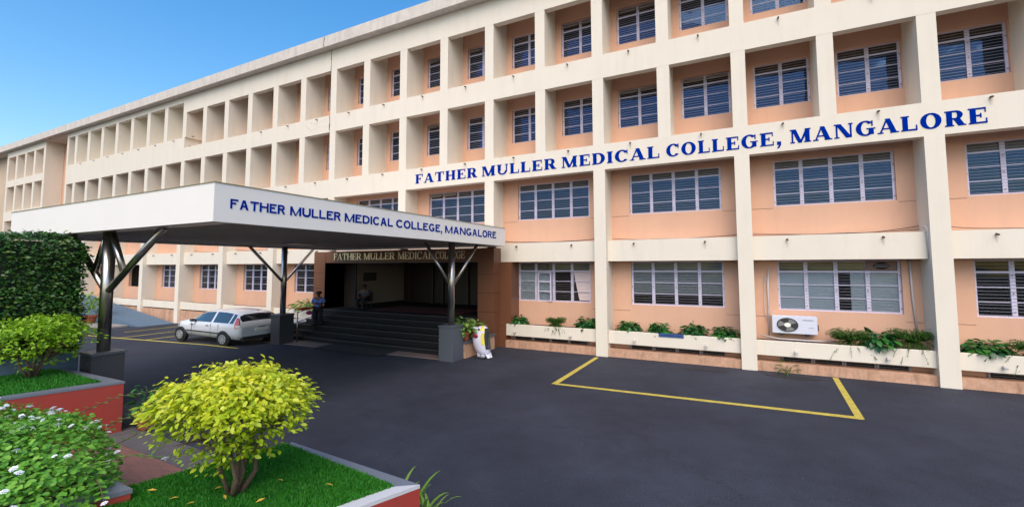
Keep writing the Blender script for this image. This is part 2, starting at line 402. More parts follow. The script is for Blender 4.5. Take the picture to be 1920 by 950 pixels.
# GF+FF columns
colm = MB().box(0, .37, -.002, .75, -.7, Z1).box(.002, .368, .28, .75, Z1, 6.30).mesh('column'); colm.materials.append(M['cream'])
for k in range(-10, 5):
    if k in (-2,): continue
    if k in (-3, -1):
        MB().box(4*k, 4*k+.37, -.002, .75, 3.46, Z1).box(4*k+.002, 4*k+.368, .28, .75, Z1, 6.30).build('column', M['cream'], Bd); continue
    o = link('column', colm, Bd); o.location.x = 4*k
MB().box(-8, -7.63, -.002, .75, 3.46, Z1).box(-7.998, -7.632, .28, .75, Z1, 6.30).build('column', M['cream'], Bd)
# spandrel, planter trough and plinth for each bay
for k in range(-10, 4):
    x0, x1 = 4*k+.37, 4*k+4
    MB().box(x0, x1, .20, .36, 2.918, 3.564).box(x0, x1, .36, .748, 3.30, 3.56).build('spandrel', M['cream'], Bd)
    if k in (-3, -2): continue
    xa = x0 if k != -1 else -3.2
    dz = 0 if k > -4 else .05
    t = MB(); t.box(xa, x1, .12, .20, .40+dz, .79+dz); t.box(xa, x1, .20, .748, .40+dz, .48+dz)
    bevel(t.build('planter_trough', M['cream'], Bd), .008)
    MB().box(xa, x1, .20, .748, .48+dz, .74+dz).build('trough_soil', M['soil'], Bd)
    MB().box(xa, x1, .08, .5, -.7, .235+(dz*3 if k < -3 else 0)).build('plinth', M['plinth'], Bd)
# walls with window openings
def wall_holes(x0, x1, z0, z1, y0, y1, holes, m, name='wall'):
    """boxes around rectangular holes sharing the same z range"""
    b = MB(); x = x0
    if not holes: b.box(x0, x1, y0, y1, z0, z1)
    else:
        hz0, hz1 = holes[0][2], holes[0][3]
        b.box(x0, x1, y0, y1, z0, hz0); b.box(x0, x1, y0, y1, hz1, z1)
        for h in holes:
            b.box(x, h[0], y0, y1, hz0, hz1); x = h[1]
        b.box(x, x1, y0, y1, hz0, hz1)
    return b.build(name, m, Bd)
UW0, UW1 = .58, 1.97
h2 = [(2*k+UW0, 2*k+UW1, 7.36, 8.74) for k in range(-19, 8)]
h1 = [(2*k+UW0, 2*k+UW1, 10.24, 11.50) for k in range(-11, 8)]
wall_holes(XL, XR, Z2-.1, Z4-.15, 1.05, 1.20, [(a, b, 7.36, 8.66) for a, b, _, _ in h2], M['peach'])
wall_holes(-23.7, XR, Z4-.149, ZS, 1.05, 1.20, h1, M['peach'])
MB().box(XL, -23.7, 1.051, 1.20, 9.361, ZS).build('wall', M['cream'], Bd)
LW0, LW1 = .96, 3.63
hf = [(4*k+LW0, 4*k+LW1, 4.41, 5.70) for k in range(-10, 4)]
wall_holes(XL, XR, 3.321, Z1+.7, .75, .90, hf, M['peach'])
hg = [(4*k+LW0, 4*k+LW1, 1.55, 2.90) for k in list(range(-10, -3))]
wall_holes(XL, -12.2, .3, 3.32, .75, .90, hg, M['peach'])
hg2 = [(4*k+LW0, 4*k+LW1, 1.55, 2.90) for k in range(-1, 4)]
wall_holes(-3.45, XR, .3, 3.32, .75, .90, hg2, M['peach'])
# basement vent strip
for k in range(-10, 4):
    if k in (-3, -2): continue
    x0 = 4*k+.37; xa = -3.2 if k == -1 else x0
    MB().box(xa, 4*k+4, .50, .62, -.5, .5).build('vent_wall', M['peach'], Bd)
    v = MB(); v.box(4*k+.98, 4*k+3.62, .485, .498, .10, .52); v.build('vent_opening', M['black'], Bd)
    v = MB()
    for i in range(5):
        xx = 4*k+.96+i*.655; v.box(xx, xx+.035, .44, .484, .10, .5)
        if 0 < i < 4: v.box(xx+.05, xx+.085, .44, .484, .10, .5)
    for j in range(3): v.box(4*k+.98, 4*k+3.62, .46, .47, .27+j*.05, .276+j*.05)
    v.build('vent_frame', M['bar'], Bd)
# body behind the walls, roof slab, rooms
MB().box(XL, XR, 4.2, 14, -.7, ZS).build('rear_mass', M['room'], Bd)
MB().box(XR+.01, XR+.3, 0, 14, -.7, ZS).build('end_wall', M['cream'], Bd)
MB().box(-62, XL-.01, 1.31, 14, -.7, ZS-.01).build('rear_mass', M['room'], Bd)
fl = MB()
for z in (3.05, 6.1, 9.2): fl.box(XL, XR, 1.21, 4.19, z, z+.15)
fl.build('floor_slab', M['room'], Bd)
MB().box(-62, XR+.6, -.36, 14.3, ZS+.003, 12.99).build('roof_slab', M['fascia'], Bd)
MB().box(-62, XR+.6, .02, 14, ZS-.03, ZS-.002).build('roof_soffit', M['cream'], Bd)

# windows ---------------------------------------------------------
def window_set(wd, zb, zt, ztr, n, kind):
    """meshes for one window at origin (x 0..wd, front y=0)"""
    fr = MB(); t = .055
    fr.box(0, t, 0, .06, zb, zt); fr.box(wd-t, wd, 0, .06, zb, zt)
    fr.box(t, wd-t, 0, .06, zb, zb+t*.7); fr.box(t, wd-t, 0, .06, zt-t*.7, zt)
    fr.box(t, wd-t, -.002, .058, ztr-.022, ztr+.022)
    sw = wd/n
    for i in range(1, n):
        x = i*sw; fr.box(x-.045, x+.045, -.004, .056, zb+t*.7, zt-t*.7)
    # sash rails
    for i in range(n):
        xa = i*sw+.05; xb = (i+1)*sw-.05
        for j in (1, 2):
            z = zb+(ztr-zb)*j/3; fr.box(xa, xb, .012, .042, z-.009, z+.009)
    f = fr.mesh('window_frame'); f.materials.append(M['frame'])
    gr = MB(); nb = 17
    for j in range(nb):
        z = zb+.06+(zt-zb-.1)*j/(nb-1)
        if abs(z-ztr) < .03: continue
        gr.box(t, wd-t, -.028, -.020, z-.003, z+.003)
    for i in range(n+1):
        x = min(max(i*sw, .02), wd-.02)
        for q in (.1, .42, .72): gr.box(x-.012, x+.012, -.03, 0, zb+(zt-zb)*q-.014, zb+(zt-zb)*q+.014)
    g_ = gr.mesh('grille'); g_.materials.append(M['bar'])
    pn = MB().box(.03, wd-.03, .026, .030, zb+.02, (zt-.02 if kind == 'gf' else ztr)).mesh('pane'); pn.materials.append(M['glass'] if kind != 'gf' else M['gglass'])
    tp = None
    if kind != 'gf':
        tp = MB().box(.03, wd-.03, .024, .028, ztr, zt-.02).mesh('transom_pane'); tp.materials.append(M['transom'])
    return f, g_, pn, tp
def put_window(ms, x, y):
    w_ = link('window', ms[0], Bd); w_.location = (x, y, 0)
    for nm, me in (('pane', ms[2]), ('grille', ms[1]), ('transom_pane', ms[3])):
        if me: link(nm, me, w_)
    return w_
W2 = window_set(UW1-UW0, 7.36, 8.66, 8.40, 2, 'up'); W1 = window_set(UW1-UW0, 10.24, 11.50, 11.20, 2, 'up')
WF = window_set(LW1-LW0, 4.41, 5.70, 5.45, 4, 'up'); WG = window_set(LW1-LW0, 1.55, 2.90, 2.60, 4, 'gf')
for k in range(-11, 8):
    if k >= -10:
        put_window(W2, 2*k+UW0, 1.13)
    put_window(W1, 2*k+UW0, 1.13)
for k in range(-7, 4): put_window(WF, 4*k+LW0, .83)
for (x, y, z) in [(2*k+UW0, 1.13, 8.42) for k in (0, 1, -4)]+[(2*k+UW0, 1.13, 11.22) for k in (-4, -3, -1, 0)]+[(4*k+LW0, .83, 5.47) for k in (-2,)]:
    v_ = MB()
    for i in (0, 1):
        a = Vector((x+.06+i*.68, y, z+.21)); b_ = a+Vector((0, -.16, -.15)); w1 = Vector((.58, 0, 0))
        v_.tube([a, b_], .008, 4); v_.tube([a+w1, b_+w1], .008, 4); v_.tube([b_, b_+w1], .010, 4)
        v_.poly([a, a+w1, b_+w1, b_], (0, .004, -.004))
    v_.build('open_vent', M['vent'], Bd)
gfw = {}
for k in list(range(-7, -3))+list(range(-1, 4)): gfw[k] = put_window(WG, 4*k+LW0, .83)
# blinds and curtains behind the ground floor glass
def cloth(x0, x1, z0, z1, y, m, folds=26, amp=.012, name='curtain', slant=0):
    b = MB(); n = folds*2
    for i in range(n+1):
        t = i/n; x = x0+(x1-x0)*t
        b.v += [(x, y+amp*math.cos(math.pi*i), z0+slant*(1-t)), (x+slant*0, y+amp*math.cos(math.pi*i), z1)]
    for i in range(n): b.f.append((2*i, 2*i+2, 2*i+3, 2*i+1)); b.sm.append(True)
    return b.build(name, m, Bd)
for k, w_ in gfw.items():
    if k == -1:
        for c_ in [c for c in w_.children if c.name.startswith('pane')]:
            me_ = MB().box(.03, 1.30, .026, .030, 1.57, 2.88).box(1.30, LW1-LW0-.03, .026, .030, 2.60, 2.88).mesh('pane'); me_.materials.append(M['gglass']); c_.data = me_
    x0, x1 = 4*k+LW0+.03, 4*k+LW1-.03
    if k == -1:
        cloth(x0, x0+1.27, 1.56, 2.6, .885, M['curtain']); cloth(x0, x1, 2.6, 2.9, .885, M['curtainy'])
        # pink curtain drawn aside
        b = MB(); pk = mat('pink_curtain', (.80, .66, .66), .9); n = 30
        for i in range(n+1):
            t = i/n; xb = -1.0+.0+(x1+1.0)*t; zt_ = 2.58
            zlow = 1.62 if t > .33 else 1.62+(.33-t)/.33*.95
            b.v += [(xb, .875+.006*math.cos(math.pi*i), min(zlow, 2.57)), (xb, .875+.006*math.cos(math.pi*i), zt_)]
        for i in range(n): b.f.append((2*i, 2*i+2, 2*i+3, 2*i+1)); b.sm.append(True)
        b.build('curtain', pk, Bd)
        # opened sash
        s_ = MB(); a = Vector((-2.3, .80, 0)); 
        def sb(t0, t1, z0, z1):
            s_.poly([a+Vector((.55*t0, -.10*t0, z0)), a+Vector((.55*t1, -.10*t1, z0)), a+Vector((.55*t1, -.10*t1, z1)), a+Vector((.55*t0, -.10*t0, z1))], (.003, .03, 0))
        sb(0, .1, 1.55, 2.56); sb(.9, 1, 1.55, 2.56)
        for z in (1.55, 1.88, 2.21, 2.53): sb(.1, .9, z, z+.035)
        s_.build('open_sash', M['frame'], Bd)
    elif k == 0:
        cloth(x0, x1, 1.9, 2.9, .885, mat('grey_blind', (.45, .43, .37), .9), 40); 
    elif k == 1:
        cloth(x0, x0+1.28, 1.56, 2.6, .885, mat('pale_curtain', (.88, .88, .82), .9), 24); cloth(x0+1.62, x1, 1.56, 2.6, .885, M['curtain'], 24); cloth(x0, x1-.66, 2.6, 2.9, .885, M['curtainy'], 20)
    elif k in (2, 3):
        MB().box(x0+.88, x0+.94, .87, .88, 1.56, 2.9).build('curtain', M['curtain'], Bd)
    else: cloth(x0, x1, 1.56, 2.9, .885, M['curtain'], 24)
for k in (-2, -1, 0): cloth(4*k+LW0, 4*k+LW1, 4.41, 5.7, .89, mat('dusty_blind', (.30, .27, .22), .9), 30)
# round exhaust fan in the last transom of bay 1
ef = MB(); ef.box(6.93, 7.55, .80, .826, 2.63, 2.87); ef.build('fan_board', mat('brown_board', (.25, .16, .13), .8), Bd)
ef = MB(); n = 24
ef.v += [(7.25+.17*math.cos(2*math.pi*i/n), .79, 2.755+.09*math.sin(2*math.pi*i/n)) for i in range(n)]; ef.f.append(tuple(range(n))); ef.sm.append(False)
ef.build('exhaust_fan', M['black'], Bd)
ef = MB()
for z in (2.72, 2.755, 2.79): ef.box(7.10, 7.40, .775, .785, z-.006, z+.006)
ef.build('fan_louvre', M['bar'], Bd)

# drain spouts
def spout(x, y, z, m, L=.10, r=.022):
    if m is M['rust'] and x > -14:
        q = random.uniform(.10, .26); a_ = random.uniform(.02, .045); b2 = MB(); b2.v = [(x-a_, y-.0035, z+.01), (x+a_, y-.0035, z+.01), (x+a_*.5, y-.0035, z-q), (x-a_*.4, y-.0035, z-q*.9)]; b2.f = [(0, 3, 2, 1)]; b2.sm = [False]; b2.build('rust_stain', M['stainw'], Bd)
    MB().tube([(x, y+.03, z+.01), (x-.0, y-L, z-.02)], r, 8).build('drain_spout', m, Bd)
for k in range(-11, 6):
    x = 2*k+1.18
    if k >= -9: spout(x, 0, 9.43, M['rust'])
    spout(x, 0, 6.53, M['rust'])
for k in range(-19, -11): spout(2*k+1.18, 0, 10.03, M['rust'])
for k in range(-2, 6): spout(2*k+1.18, .20, 3.46, M['rust'])
for k in range(-14, -6): spout(2*k+1.18, .20, 3.46, M['rust'])
for x in (-2.85, -.86, 1.16, 3.13, 5.25, 7.11, 9.1): spout(x, .12, .54, M['pipe'], .13, .032)
# expansion joint and cracks on the face
def crack(name, pts, wd=.035, y=-.004):
    b = MB(); P = []
    for (x0, z0), (x1, z1) in zip(pts[:-1], pts[1:]):
        n = 8
        for i in range(n): P.append((x0+(x1-x0)*i/n+random.uniform(-.02, .02), z0+(z1-z0)*i/n))
    P.append(pts[-1])
    for x, z in P:
        ww = wd*random.uniform(.5, 1.2); b.v += [(x-ww/2, y, z), (x+ww/2, y, z)]
    for i in range(len(P)-1): b.f.append((2*i, 2*i+1, 2*i+3, 2*i+2)); b.sm.append(False)
    return b.build(name, M['cable'], Bd)
crack('expansion_joint', [(-12.02, 11.5), (-12.0, 12.48)], .05); crack('expansion_joint', [(-12.02, 8.8), (-12.03, 9.5)], .05)
crack('expansion_joint', [(-12.1, 12.52), (-12.08, 12.97)], .035, -.365)
for p in ([(-13.6, 9.3), (-13.2, 8.95), (-12.6, 9.1), (-12.1, 9.0)], [(-13.3, 9.35), (-12.9, 9.2), (-12.2, 9.4)]): crack('wall_crack', p, .012)
# pipes and cables
b = MB(); b.tube([(7.93, .17, 3.66), (7.96, .15, 3.68), (7.985, .12, 3.62), (8.0, .15, 2.93)], .022, 8); b.build('drain_pipe', M['pipe'], Bd)
b = MB(); b.tube([(8.0-.22, .70, 2.92), (7.80, .70, 2.0), (7.86, .70, .9)], .022, 8); b.build('drain_pipe', M['pipe'], Bd)
def run_cable(x0, x1, z0, zr, side, y=.70, r=.008):
    n = 18; P = []
    for i in range(n+1):
        t = i/n; e = (1-t)**5*side[0]+t**5*side[1]
        P.append((x0+(x1-x0)*t, y-.02*math.sin(9*t), z0+zr*e+.006*math.sin(17*t+x0)))
    MB().tube(P, r, 6).build('cable', M['cable'], Bd)
for k in range(-6, 4):
    if k in (-3, -2): continue
    run_cable(4*k+.4, 4*k+4, 3.585, .15, (random.uniform(.2, 1), random.uniform(.4, 1)))
    if k % 2: run_cable(4*k+.4, 4*k+4, 3.60, .09, (random.uniform(.2, 1), random.uniform(.4, 1)), .66, .006)
b = MB(); b.tube([(4.74, .70, 2.68), (4.72, .70, 1.9), (4.70, .70, .86)], .018, 8); b.tube([(4.66, .70, 2.5), (4.62, .70, 1.6), (4.67, .70, 1.25), (4.72, .68, 1.6), (4.70, .70, 2.5)], .010, 6)
b.tube([(4.5, .60, .86), (4.9, .5, .80), (5.6, .45, .80), (6.2, .5, .82)], .02, 6)
b.build('coolant_pipe', M['pipe'], Bd)
# thin groove at sill level
for z, ks in ((1.36, (-1, 0, 1, 2)), (4.36, (-1, 0, 1, 2))):
    for k in ks: MB().box(4*k+.38, 4*k+LW0-.03, .745, .7497, z, z+.008).build('wall_groove', M['rust'], Bd); MB().box(4*k+LW1+.03, 4*k+3.99, .745, .7497, z, z+.008).build('wall_groove', M['rust'], Bd)

# ------------------------------------------------------------------ lettering
def glyphs(T, t, s, ov, term):
    G = {}
    def R(x0, y0, x1, y1): return [(x0, y0), (x1, y0), (x1, y1), (x0, y1)]
    def stem(x, wdt=None, top=True, bot=True):
        wdt = wdt or T; r = [R(x, 0, x+wdt, 1)]
        if s > 0:
            if bot: r.append(R(x-ov, 0, x+wdt+ov, s))
            if top: r.append(R(x-ov, 1-s, x+wdt+ov, 1))
        return r
    def arc(cx, cy, rx, ry, a0, a1, tx, ty, n=28):
        r = []
        for i in range(n):
            a, b = [math.radians(a0+(a1-a0)*q/n) for q in (i, i+1)]
            po = lambda q: (cx+rx*math.cos(q), cy+ry*math.sin(q)); pi = lambda q: (cx+(rx-tx)*math.cos(q), cy+(ry-ty)*math.sin(q))
            r.append([pi(a), po(a), po(b), pi(b)])
        return r
    o = ov if s > 0 else 0
    Wd = .88
    def tr(x, y0, y1): return [R(x-.07, y0, x, y1)] if term else []
    G['I'] = (stem(o), T+2*o)
    G['F'] = (stem(o)+[R(o, 1-t*1.0, Wd, 1), R(o, .46, Wd*.72, .46+t)]+tr(Wd, .68, 1)+tr(Wd*.72, .36, .66), Wd)
    G['E'] = (stem(o)+[R(o, 1-t, Wd, 1), R(o, .46, Wd*.74, .46+t), R(o, 0, Wd+.04, t)]+tr(Wd, .70, 1)+tr(Wd*.74, .36, .66)+tr(Wd+.04, 0, .32), Wd+.04)
    G['L'] = (stem(o)+[R(o, 0, Wd, t)]+tr(Wd, 0, .36), Wd)
    G['T'] = ([R(.5-T/2, 0, .5+T/2, 1), R(0, 1-t, 1, 1)]+([R(.5-T/2-ov, 0, .5+T/2+ov, s)] if s else [])+(([R(0, .66, .07, 1), R(.93, .66, 1, 1)]) if term else []), 1)
    G['H'] = (stem(o)+stem(1.12-T-o)+[R(o, .45, 1.12-o, .45+t)], 1.12)
    W = 1.08; tu = t*1.15 if s else T
    G['U'] = ([R(o, .36, o+T, 1), R(W-o-tu, .36, W-o, 1)]+([R(0, 1-s, 2*o+T, 1), R(W-2*o-tu, 1-s, W, 1)] if s else [])+arc((o+W-o)/2, .38, (W-2*o)/2, .40, 180, 360, (T+tu)/2, t*1.3), W)
    W = 1.12; th = t*1.1 if s else T
    G['A'] = ([[(.06, 0), (.06+th, 0), (W/2+.02, 1), (W/2-th*.8, 1)], [(W-.06-T*1.1, 0), (W-.06, 0), (W/2+T*.45, 1), (W/2-T*.5, 1)], R(.26, .27, W-.28, .27+t*.9)]+([R(-.04, 0, .30, s), R(W-.44, 0, W+.04, s)] if s else []), W)
    W = 1.36; th = t*1.1 if s else T*.95
    G['M'] = ([R(o+.02, 0, o+.02+th, 1), R(W-o-T, 0, W-o, 1), [(W/2-T*.45, 0), (W/2+T*.35, 0), (o+T*1.05, 1), (o+.02, 1)], [(W/2-T*.25, 0), (W/2+T*.2, 0), (W-o-.02, 1), (W-o-T*.8, 1)]]+([R(0, 0, 2*o+th+.04, s), R(W-2*o-T, 0, W, s), R(0, 1-s, o+T, 1), R(W-o-T, 1-s, W, 1)] if s else []), W)
    W = 1.14
    G['N'] = ([R(o+.02, 0, o+.02+th, 1), R(W-o-th, 0, W-o, 1), [(W-o-T*1.15, 0), (W-o, 0), (o+T*1.1, 1), (o+.02, 1)]]+([R(0, 0, 2*o+th+.04, s), R(0, 1-s, o+T*.8, 1), R(W-2*o-th, 1-s, W, 1)] if s else []), W)
    W = 1.02
    G['R'] = (stem(o)+[R(o, 1-t, .58, 1), R(o, .42, .58, .42+t)]+arc(.56, .71, .36, .29, -90, 90, T*.95, t)+[[(.44, .44), (.44+T*1.1, .47), (W, 0), (W-T*1.15, 0)]]+([R(W-.30, 0, W+.05, s)] if s else []), W)
    G['D'] = (stem(o)+[R(o, 1-t, .5, 1), R(o, 0, .5, t)]+arc(.48, .5, .58, .5, -90, 90, T*1.05, t), 1.06)
    G['O'] = (arc(.56, .5, .56, .53, 0, 360, T*1.05, t*1.05, 40), 1.12)
    G['C'] = (arc(.56, .5, .56, .53, 42 if not s else 36, 320, T*1.05, t*1.05, 34)+([R(.92, .64, 1.0, 1.0)] if term else []), 1.04)
    G['G'] = (arc(.56, .5, .56, .53, 42, 330, T*1.05, t*1.05, 34)+[R(1.04-T, .06, 1.04, .5)]+([R(.62, .5-s, 1.14, .5)] if s else [R(.6, .5-t*.9, 1.04, .5)])+([R(.92, .64, 1.0, 1.0)] if term else []), 1.12)
    G[','] = ([R(.04, 0, .04+T*.9, T*.85), [(.04+T*.4, -.02), (.04+T*.9, 0), (.04+T*.5, -.22), (.02, -.26)]], .3)
    return G
def lettering(words, G, place, gap, depth_dir, parent, m, thick=.02, name='lettering'):
    """words: [(text, s0, s1)] ; place(s, h) -> 3-D point for run position s and height h"""
    cnt = 0; outs = []
    dd = Vector(depth_dir)
    for text, s0, s1 in words:
        b = MB()
        total = sum(G[c][1] for c in text)+gap*(len(text)-1); x = 0
        for c in text:
            for q in G[c][0]:
                P = [place(s0+(s1-s0)*(x+px)/total, py) for px, py in q]
                off = dd*(.0005*(cnt % 9)); cnt += 1
                b.poly([Vector(p)+dd*thick+off for p in P], -(dd*thick+off))
            x += G[c][1]+gap
        outs.append(b.build(name, m, parent))
    return outs
GS = glyphs(.30, .10, .08, .08, True)
GA = glyphs(.23, .19, 0, 0, False)
GT = glyphs(.20, .07, .06, .07, True)
import sys
# main sign on the band: X run taken from the wall itself
lettering([('FATHER', -7.14, -4.33), ('MULLER', -4.12, -1.27), ('MEDICAL', -1.06, 2.02), ('COLLEGE,', 2.22, 5.12), ('MANGALORE', 5.33, 9.10)],
          GS, lambda s, h: (s, -.003, 5.99+.36*h-.002*(s+7)), .17, (0, -1, 0), Bd, M['blue'], .005)

# ------------------------------------------------------------------ entrance portal (part of the building)
pb = MB()
pb.box(-12.4, -11.7, -.30, .74, -.05, 3.40); pb.box(-4.10, -3.45, -.30, .74, -.05, 3.40); pb.box(-11.7, -4.10, -.30, .74, 2.93, 3.40)
pb.build('entrance_portal', M['brown'], Bd)
j = MB()
for x in (-10.4, -9.1, -7.8, -6.5, -5.2): j.box(x, x+.012, -.303, -.30, 2.94, 3.39)
for x0, x1 in ((-12.4, -11.7), (-4.10, -3.45)):
    for z in (.55, 1.2, 1.85, 2.5): j.box(x0, x1, -.303, -.30, z, z+.01)
for z in (.55, 1.2, 1.85, 2.5): j.box(-3.45, -3.447, -.30, .12, z, z+.01)
j.build('panel_joint', M['black'], Bd)
MB().box(-3.45, -3.01, .13, .74, .80, 2.915).box(-3.45, -3.205, .09, .74, -.05, .80).build('portal_return', M['brown'], Bd)
lettering([('FATHER', -11.18, -9.62), ('MULLER', -9.46, -7.86), ('MEDICAL', -7.68, -6.02), ('COLLEGE', -5.9, -4.62)], GT,
          lambda s, h: (s, -.303, 3.05+.27*h), .13, (0, -1, 0), Bd, M['brass'], .025)
# lobby
lb = MB()
lb.box(-11.12, -11.0, .80, 3.9, 1.0, 3.3)
lb.build('lobby_wall', M['wallin'], Bd)
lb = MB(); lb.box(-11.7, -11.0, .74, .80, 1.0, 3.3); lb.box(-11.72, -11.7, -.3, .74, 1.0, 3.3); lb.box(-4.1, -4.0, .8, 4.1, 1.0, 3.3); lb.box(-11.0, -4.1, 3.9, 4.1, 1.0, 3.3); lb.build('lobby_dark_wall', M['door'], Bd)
MB().box(-11.7, -4.1, .75, 4.1, 3.0, 3.19).build('lobby_ceiling', M['room'], Bd)
dr = MB()
for x in (-10.6, -9.2, -8.6, -7.2, -6.6, -5.4): dr.box(x, x+.08, 3.80, 3.88, 1.0, 2.8)
dr.box(-10.6, -5.3, 3.80, 3.88, 2.8, 2.9); dr.build('lobby_door', mat('door_frame_dark', (.05, .04, .035), .5), Bd)
MB().box(-10.99, -10.97, .82, 3.88, 1.0, 1.1).build('skirting', M['black'], Bd)
MB().box(-10.985, -10.96, 1.15, 1.95, 2.12, 2.50).build('notice_plaque', M['granite'], Bd)
MB().box(-9.6, -5.2, .1, 2.2, 1.002, 1.012).build('carpet', M['maroon'], Bd)
# steps, each a part
for i in range(6):
    z0, z1 = (-.05 if i == 0 else i*.1667), (i+1)*.1667
    y0 = -2.15+i*.32
    o = MB().box(-11.68 + 0, -4.12, y0, (y0+.32 if i < 5 else .75), -.05 if i == 0 else 0, z1).build('entrance_step', M['stone'], Bd)
    nb = MB().box(-11.68, -4.12, y0-.015, y0+.004, z1-.02, z1+.002).build('step_nosing', mat('nosing_stone', (.065, .06, .058), .4), Bd) if i == 0 else o.copy()
    if i > 0:
        nb.data = MB().box(-11.68, -4.12, y0-.015, y0+.004, z1-.02, z1+.002).mesh('nosing'); nb.data.materials.append(bpy.data.materials['nosing_stone']); nb.name = 'step_nosing'; C.objects.link(nb)
MB().box(-11.68, -4.12, .75, 4.1, .85, .999).build('lobby_floor', M['stone'], Bd)
for i in (1, 2, 3, 4):
    pass
# flank walls of the stair
fw = MB(); fw.box(-3.75, -3.42, -2.1, -.31, -.05, .44); fw.build('stair_flank', M['plinth'], Bd)
fw = MB(); fw.box(-3.80, -3.38, -2.14, -.32, .44, .50); fw.box(-3.80, -3.70, -2.14, -2.10, 0, .44); fw.build('flank_coping', M['granitel'], Bd)
fw = MB(); fw.box(-12.9, -11.72, -2.0, -.31, -.05, .50); fw.build('stair_flank', M['granite'], Bd)
fw = MB(); fw.box(-12.94, -11.72, -2.04, -.32, .50, .56); fw.build('flank_coping', M['paleg'], Bd)

# ------------------------------------------------------------------ entrance canopy
Cp = thing('entrance_canopy', 'white flat-roofed porch canopy projecting over the driveway at the entrance', 'canopy', (-7, -5, 3.45))
def relp(o, p):  # keep world coordinates for parts of an Empty that is not at the origin
    o.matrix_parent_inverse = Matrix.Translation(p.location).inverted(); return o
XA, XB, YA, YB = -11.03, -2.98, -9.70, -.37
f_ = MB(); f_.box(XA, XB, YA, YA+.12, 3.447, 4.038); f_.box(XB-.12, XB, YA+.12, YB, 3.447, 4.038); f_.box(XA, XA+.12, YA+.12, YB, 3.447, 4.038); f_.box(XA+.12, XB-.12, YB-.1, YB, 3.447, 4.038)
relp(f_.build('fascia', M['white'], Cp), Cp)
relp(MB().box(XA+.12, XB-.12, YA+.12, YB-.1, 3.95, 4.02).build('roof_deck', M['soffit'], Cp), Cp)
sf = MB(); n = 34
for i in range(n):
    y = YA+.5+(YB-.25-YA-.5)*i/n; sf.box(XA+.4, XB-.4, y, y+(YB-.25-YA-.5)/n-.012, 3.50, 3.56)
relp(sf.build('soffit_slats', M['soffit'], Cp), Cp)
rr = MB()
for i in range(20):
    x = XA+.13+i*(XB-XA-.26)/20; rr.box(x, x+(XB-XA-.26)/20-.01, YA+.125, YA+.49, 3.475, 3.50)
for i in range(23):
    y = YA+.5+i*.38; rr.box(XB-.39, XB-.125, y, y+.37, 3.475, 3.50)
relp(rr.build('soffit_border', mat('soffit_border_tile', (.34, .29, .25), .35, noise=(2, .6), col2=(.15, .13, .12)), Cp), Cp)
ed = MB(); ed.box(XA-.012, XB+.012, YA-.012, YA+.1, 4.038, 4.05); ed.box(XB-.1, XB+.012, YA+.1, YB, 4.038, 4.05)
relp(ed.build('roof_flashing', mat('flashing_ochre', (.30, .24, .12), .6), Cp), Cp)
relp(MB().box(-8.35, -7.8, -4.75, -4.0, 3.455, 3.50).build('ceiling_lamp', mat('lamp_diffuser', (.35, .34, .32), .4), Cp), Cp)
# lettering on the right side, getting larger towards the building as on the photograph
def uy(u):   # pixel column on the fascia -> Y, from the camera geometry
    a = (u-PX)/F; v = _f + _r*a
    t = (XB-CX)/v.x
    for _ in range(3):
        pass
    return -CD+t*v.y
def hfun(y): return .15+(.215-.15)*(y+9.48)/(8.48)
for o in lettering([(t_, uy(a), uy(b_)) for t_, a, b_ in (('FATHER', 429, 533), ('MULLER', 542, 638), ('MEDICAL', 645, 736), ('COLLEGE,', 742, 829), ('MANGALORE', 834, 930))],
          GA, lambda s, h: (XB+.003, s, 3.668+hfun(s)*h), .14, (1, 0, 0), Cp, M['blue'], .004): relp(o, Cp)
def support(x, y, zb, wx, wy, braces, r=.105, zj=2.2, rb=.06):
    p = MB().box(x-wx/2, x+wx/2, y-wy/2, y+wy/2, -.05, zb-.05).build('pedestal', M['granitel'] if x > -10 and y > -5 else M['granite'], Cp); relp(bevel(p, .006), Cp)
    p2 = MB().box(x-wx/2-.015, x+wx/2+.015, y-wy/2-.015, y+wy/2+.015, zb-.05, zb).build('pedestal_cap', M['granitel'], Cp); relp(bevel(p2, .006), Cp)
    c = MB().tube([(x, y, zb), (x, y, 3.50)], r, 24).build('support_column', M['steel'], Cp); relp(c, Cp)
    for (dx, dy) in braces:
        b = MB().tube([(x, y, zj), (x+dx, y+dy, 3.50)], rb, 16).build('brace', M['steel'], Cp); relp(b, Cp)
support(-3.72, -2.43, 1.025, .49, .57, [(-.62, -.5), (.35, .95)], .10, 2.12, .05)
support(-10.93, -2.78, 1.06, .49, .57, [(.2, -1.5), (-.75, 1.85)], .10, 2.18, .05)
support(-7.32, -9.27, 1.11, .50, .52, [(1.95, .05), (-1.9, .05)], .105, 2.26, .062)
for sx in (1, -1):
    relp(MB().tube([(-7.32+.08*sx, -9.27, 3.50), (-7.32+.62*sx, -9.255, 2.66)], .058, 16).build('brace', M['steel'], Cp), Cp)

# door mat
MB().prism([(-8.9, -3.06), (-5.95, -3.10), (-6.0, -2.2), (-8.95, -2.2)], .021, .035).build('door_mat', M['mat'], label='large dark rubber mat laid before the entrance steps', cat='mat')

for i, (sx, sy, rx, ry) in enumerate(((3.1, -.55, .55, .16), (5.1, -.42, .62, .22), (.9, -.9, .14, .06), (-1.6, -1.3, .3, .08))):
    rs = random.Random(60+i); n = 40; b = MB()
    b.v = [(sx+rx*math.cos(2*math.pi*j/n)*(1+rs.uniform(-.35, .2)), sy+ry*math.sin(2*math.pi*j/n)*(1+rs.uniform(-.4, .2)), .0042) for j in range(n)]
    b.v.append((sx, sy, .0042)); b.f = [(j, (j+1) % n, n) for j in range(n)]; b.sm = [False]*n
    b.build('asphalt_stain', M['stain'], kind='structure')
